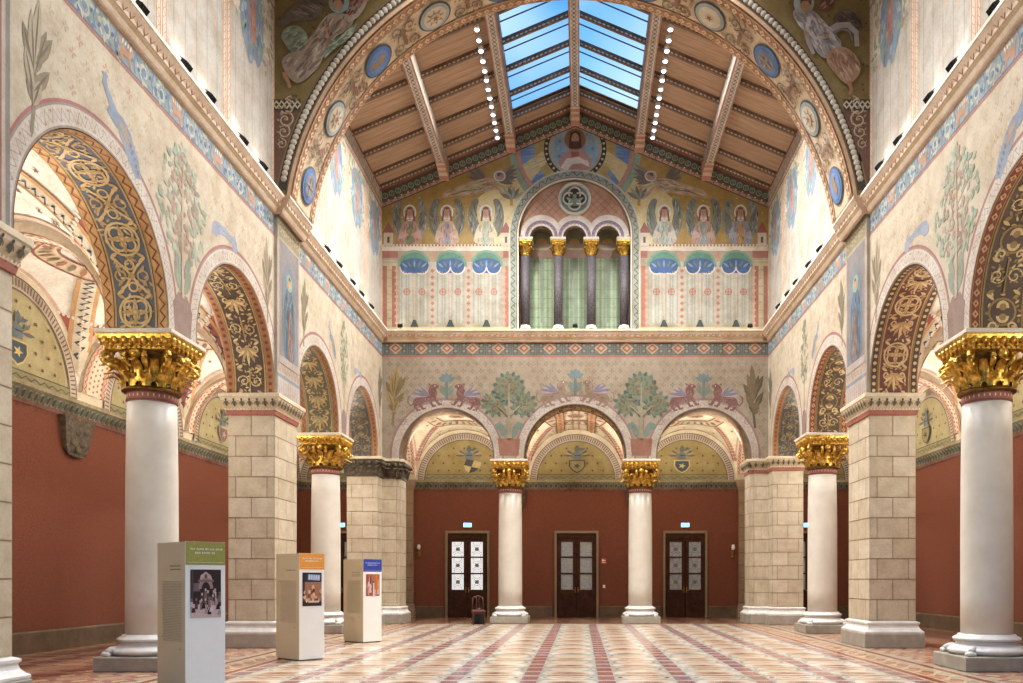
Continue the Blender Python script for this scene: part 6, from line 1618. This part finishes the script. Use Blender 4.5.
# ------------------------------------------------------------------ information pillars
def info(px, py, head, hdc, kind, lbl, lines):
    th = radians(50); W1, W2, Hh = .53, .8, 2.02
    root = empty('information_pillar', (px, py, 0), th)   # near corner at origin; x: right face, y: left face
    b = MB(); b.box(0, W1, 0, W2, .03, Hh, '#cdbfa2', 'plain'); b.box(.02, W1-.02, .02, W2-.02, .0, .03, '#7a766c', 'plain'); b.build('body', root)  # beige body, its tone darkened to carry the shade on the side
    d0 = lambda u, v, o: (u, -o, v)
    f = MB(); f.box(0.0, W1, -.012, 0, .03, Hh+.004, '#fbfaf4', 'plain'); fp = f.build('front_panel', root)
    h = MB(); h.box(.0, W1, -.016, -.012, Hh-.30, Hh+.002, head, 'print')
    d = D(h, lambda u, v, o: (u, -.016-o, v), 'print', .0012)
    R2 = random.Random(kind)
    for i, (z, a, c_) in enumerate(((Hh-.105, .06, .47), (Hh-.155, .12, .4))):
        x = a
        while x < c_:
            w = .012+R2.random()*.012; d.rect(x, z, x+w, z+.02+R2.random()*.008, hdc, 1); x += w+.007+(0.012 if R2.random() < .2 else 0)
    d.rect(.02, Hh-.27, W1-.02, Hh-.264, hdc, 1)
    h.build('header', fp, label=lbl.split(',')[0].split('with ')[-1])
    p = MB(); q = D(p, lambda u, v, o: (u, -.014-o, v), 'print', .0008)
    if kind == 3: x0, x1, z0, z1 = .07, .47, 1.13, 1.66
    else: x0, x1, z0, z1 = .06, .47, 1.03, 1.66
    q.clampr = (x0, x1, z0, z1); e = q.sub(x0, z0, (x1-x0), (z1-z0)); e.clampr = q.clampr; R3 = random.Random(kind+5)
    if kind == 1:
        e.rect(0, 0, 1, 1, '#3a2c2e', 0)
        e.poly([(0, 0), (0, .3), (.3, .27), (1, .25), (1, 0)], '#d8c0bc', 1)
        e.poly([(.3, .78), (.33, .88), (.5, .96), (.66, .88), (.72, .78)], '#c9aeaa', 2); e.rect(.25, .74, .76, .79, '#8a6e6c', 3); e.ring(.5, .6, .14, .24, '#a98e8a', 2, 0, pi, 12); e.circ(.5, .86, .05, '#705658', 3, 8)
        for k in range(16):
            x = R3.random(); y = .25+R3.random()*.3; e.poly([(x-.05, y-.12), (x+.05, y-.12), (x+.04, y+.04), (x-.04, y+.04)], R3.choice(['#b79c98', '#8c706e', '#564244', '#d8c2be']), 3); e.circ(x, y+.08, .035, R3.choice(['#cfb6b0', '#8c706e']), 4, 7)
        for k in range(14): x = R3.random(); y = R3.random()*.25; e.poly([(x-.07, y), (x+.07, y), (x+.05, y+.09), (x-.03, y+.1)], R3.choice(['#4a3638', '#e6d4d0', '#b49a98', '#2c2022']), 4)
        e.rect(0, .3, .1, 1, '#54424a', 1); e.rect(.1, .55, .3, .72, '#7d666a', 2)
    elif kind == 2:
        e.rect(0, 0, 1, 1, '#a87a62', 0); e.rect(0, .72, 1, 1, '#2f2c38', 1); e.rect(.22, .76, .94, .96, '#3e4656', 2); e.poly([(.28, .79), (.9, .76), (.92, .93), (.3, .95)], '#a9b9dc', 3)
        for k in range(5): e.rect(.34+.12*k, .8, .38+.12*k, .92, '#e8ecf8', 4)
        e.rect(0, 0, 1, .16, '#3c2c24', 1)
        for k in range(26): x = R3.random(); y = .12+R3.random()*.5; e.circ(x, y, .05+.03*R3.random(), R3.choice(['#d8a888', '#f0c8a8', '#b06a58', '#8a5240', '#e8b08c', '#603c34']), 2+k % 3, 8)
        e.rect(.3, .1, .85, .16, '#d8c8b8', 5); e.rect(0, .3, .12, .72, '#4c302c', 3)
    else:
        e.rect(0, 0, 1, 1, '#b0745c', 0)
        for k in range(22): x = R3.random(); y = R3.random(); w = .04+.08*R3.random(); e.poly([(x-w, y-.2), (x+w, y-.2), (x+w*.6, y+.2), (x-w*.6, y+.2)], R3.choice(['#d89a8a', '#c8602c', '#8a5a60', '#e8c0b8', '#9a4a3a', '#6c5058']), 1+k % 3)
        e.poly([(.66, .3), (.88, .3), (.84, .95), (.7, .95)], '#d87a2c', 5); e.poly([(.5, 0), (.62, 0), (.6, .6), (.52, .6)], '#e8e0e0', 5)
    p.build('photograph', fp)
    t = MB(); g = D(t, lambda u, v, o: (-o, u, v), 'print', .0015)
    # caption and body text on the long side: (u runs from the near corner)
    for i in range(lines):
        x = .12
        while x < .42:
            w = .02+R2.random()*.03; g.rect(x, 1.7-.045*i, x+w, 1.714-.045*i, '#6a6254', 1); x += w+.014
    for i in range(38):
        z = 1.5-.021*i; x = .1
        while x < .62:
            w = .02+R2.random()*.05; g.rect(x, z, x+w, z+.0065, '#9b9380', 1); x += w+.012
    g.rect(.12, .62, .17, .63, '#6a6254', 1)
    t.build('text_block', root)
    for x, y in ((.04, .04), (W1-.04, .04), (.04, W2-.04), (W1-.04, W2-.04)):
        k = MB(); k.lathe([(.02, 0), (.022, .01), (.015, .03)], x, y, 8, mat='black_metal'); k.build('foot', root)
    tag(root, lbl, 'information pillar', 'tall white information pillars')
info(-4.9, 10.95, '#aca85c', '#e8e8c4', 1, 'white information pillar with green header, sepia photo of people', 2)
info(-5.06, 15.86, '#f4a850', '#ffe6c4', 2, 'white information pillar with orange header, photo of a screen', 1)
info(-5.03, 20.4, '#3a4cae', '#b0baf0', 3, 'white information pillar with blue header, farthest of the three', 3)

# ------------------------------------------------------------------ uplights on the column tops behind the arches
UP = []
up0 = None
for x, y, r, w_ in ((-8.0, 14.63, pi/2, 'left'), (8.0, 14.63, -pi/2, 'right'), (-8.0, 24.58, pi/2, 'left'), (8.0, 24.58, -pi/2, 'right')): UP.append((x, y))

# ------------------------------------------------------------------ camera, world, lights
cam = bpy.data.cameras.new('camera'); co = bpy.data.objects.new('camera', cam); COL.objects.link(co); S.camera = co
co.location = (.2, 0, 1.53); co.rotation_euler = (pi/2, 0, 0)
cam.sensor_width = 36; cam.lens = 850/1023*36; cam.shift_x = (511.5-581)/1023; cam.shift_y = (579.5-341.5)/1023
cam.clip_end = 200; cam.clip_start = .1
W = bpy.data.worlds.new('world'); S.world = W; W.use_nodes = True; nt = W.node_tree; nt.nodes.clear()
out = N(nt, 'ShaderNodeOutputWorld'); bg = N(nt, 'ShaderNodeBackground'); nt.links.new(bg.outputs[0], out.inputs[0])
tc = N(nt, 'ShaderNodeTexCoord'); sx = N(nt, 'ShaderNodeSeparateXYZ'); nt.links.new(tc.outputs['Generated'], sx.inputs[0])
r = ramp(nt, sx.outputs['Z'], [(0, '#15140f'), (.3, '#2c3032'), (.4, '#7fcdfa'), (.52, '#3f9cee'), (1, '#2f74b8')])
cl = N(nt, 'ShaderNodeTexNoise'); cl.inputs['Scale'].default_value = 5; cl.inputs['Detail'].default_value = 5; nt.links.new(tc.outputs['Generated'], cl.inputs['Vector'])
r2 = ramp(nt, cl.outputs[0], [(.5, '#000000'), (.72, '#ffffff')]); mx = N(nt, 'ShaderNodeMix', data_type='RGBA'); nt.links.new(r2.outputs[0], mx.inputs[0]); nt.links.new(r.outputs[0], mx.inputs[6]); mx.inputs[7].default_value = H('#c8e4f4')
nt.links.new(mx.outputs[2], bg.inputs[0]); bg.inputs[1].default_value = WORLD

def light(kind, name, loc, power, col=(1, 1, 1), rot=None, size=.3, spot=None, blend=.6, target=None):
    l = bpy.data.lights.new(name, kind); l.energy = power; l.color = col
    o = bpy.data.objects.new(name, l); COL.objects.link(o); o.location = loc
    if kind == 'AREA': l.size = size
    else: l.shadow_soft_size = size
    if kind == 'SPOT': l.spot_size = spot; l.spot_blend = blend
    if target is not None: o.rotation_euler = (Vector(target)-Vector(loc)).to_track_quat('-Z', 'Y').to_euler()
    return o
WARM = (1, .94, .85); NEUT = (1, .97, .93); COOL = (.92, .96, 1)
# roof lamps: one light per pair of fittings, pointing down
for i, (x, y, z) in enumerate(LW):
    if i % 2 == 1 and i % 13 > 4: light('SPOT', 'roof_lamp_light', (x, y, z-.06), P_ROOF, NEUT, size=.1, spot=radians(154), blend=1, target=(x, y-2.5, 0))
for s in (-1, 1):
    for y in (12.5, 14.5, 16.2, 18): light('SPOT', 'roof_lamp_light', (s*2.62, y, roofz(2.62)-.5), P_NEAR, NEUT, size=.2, spot=radians(154), blend=1, target=(-s*1.0, y-2.5, 0))  # near-bay rows assumed out of view, no fittings modelled
for x, y, s, q in SPOTS: light('SPOT', 'cornice_spot_light', (x-s*.05, y, 10.3), P_SPOT, (1, .98, .95), size=.06, spot=radians(120), blend=.7, target=(x+s*.55, y, 12.0))
for x in (-6.0, -3, 0, 3, 6.0): light('SPOT', 'cornice_spot_light', (x, YB-.45, 10.25), P_SPOT*.4, NEUT, size=.06, spot=radians(130), blend=.8, target=(x*.9, YB, 13.0))
# hidden uplights by the column slabs, and added fill points without fittings
for s in (-1, 1):
    for y in (9.5, 14.63, 19.75, 24.58, 28.9): light('SPOT', 'aisle_unseen_light', (s*8.0, y, 5.75), P_AISLE, WARM, size=.12, spot=radians(165), blend=.5, target=(s*9.6, y, 9)); light('POINT', 'aisle_unseen_light', (s*8.9, y, 5.4), P_FILL, WARM, size=.15)
    light('SPOT', 'aisle_unseen_light', (s*8.2, 31.5, 5.75), P_AISLE*.6, WARM, size=.12, spot=radians(160), blend=.5, target=(s*9.8, 32.5, 9))
for s in (-1, 1):
    for y in (12.19, 17.08, 22.28, 26.89): light('POINT', 'aisle_unseen_light', (s*8.3, y, 4.9), P_SOFF, WARM, size=.15)  # added fill points to brighten the soffits, no lamp hangs here
for x in (-5.4, -2.28, 2.28, 5.4): light('SPOT', 'aisle_unseen_light', (x, 30.55, 5.8), P_BACK, WARM, size=.12, spot=radians(150), blend=.6, target=(x*.985, 32.3, 9)); light('POINT', 'aisle_unseen_light', (x, 31.6, 5.2), P_FILL*.8, WARM, size=.15)  # uplights for the end vaults, plus added fill points without fittings
S.view_settings.view_transform = 'Standard'; S.view_settings.look = 'None'; S.view_settings.gamma = 1; S.view_settings.use_curve_mapping = False
S.view_settings.exposure = EXPO
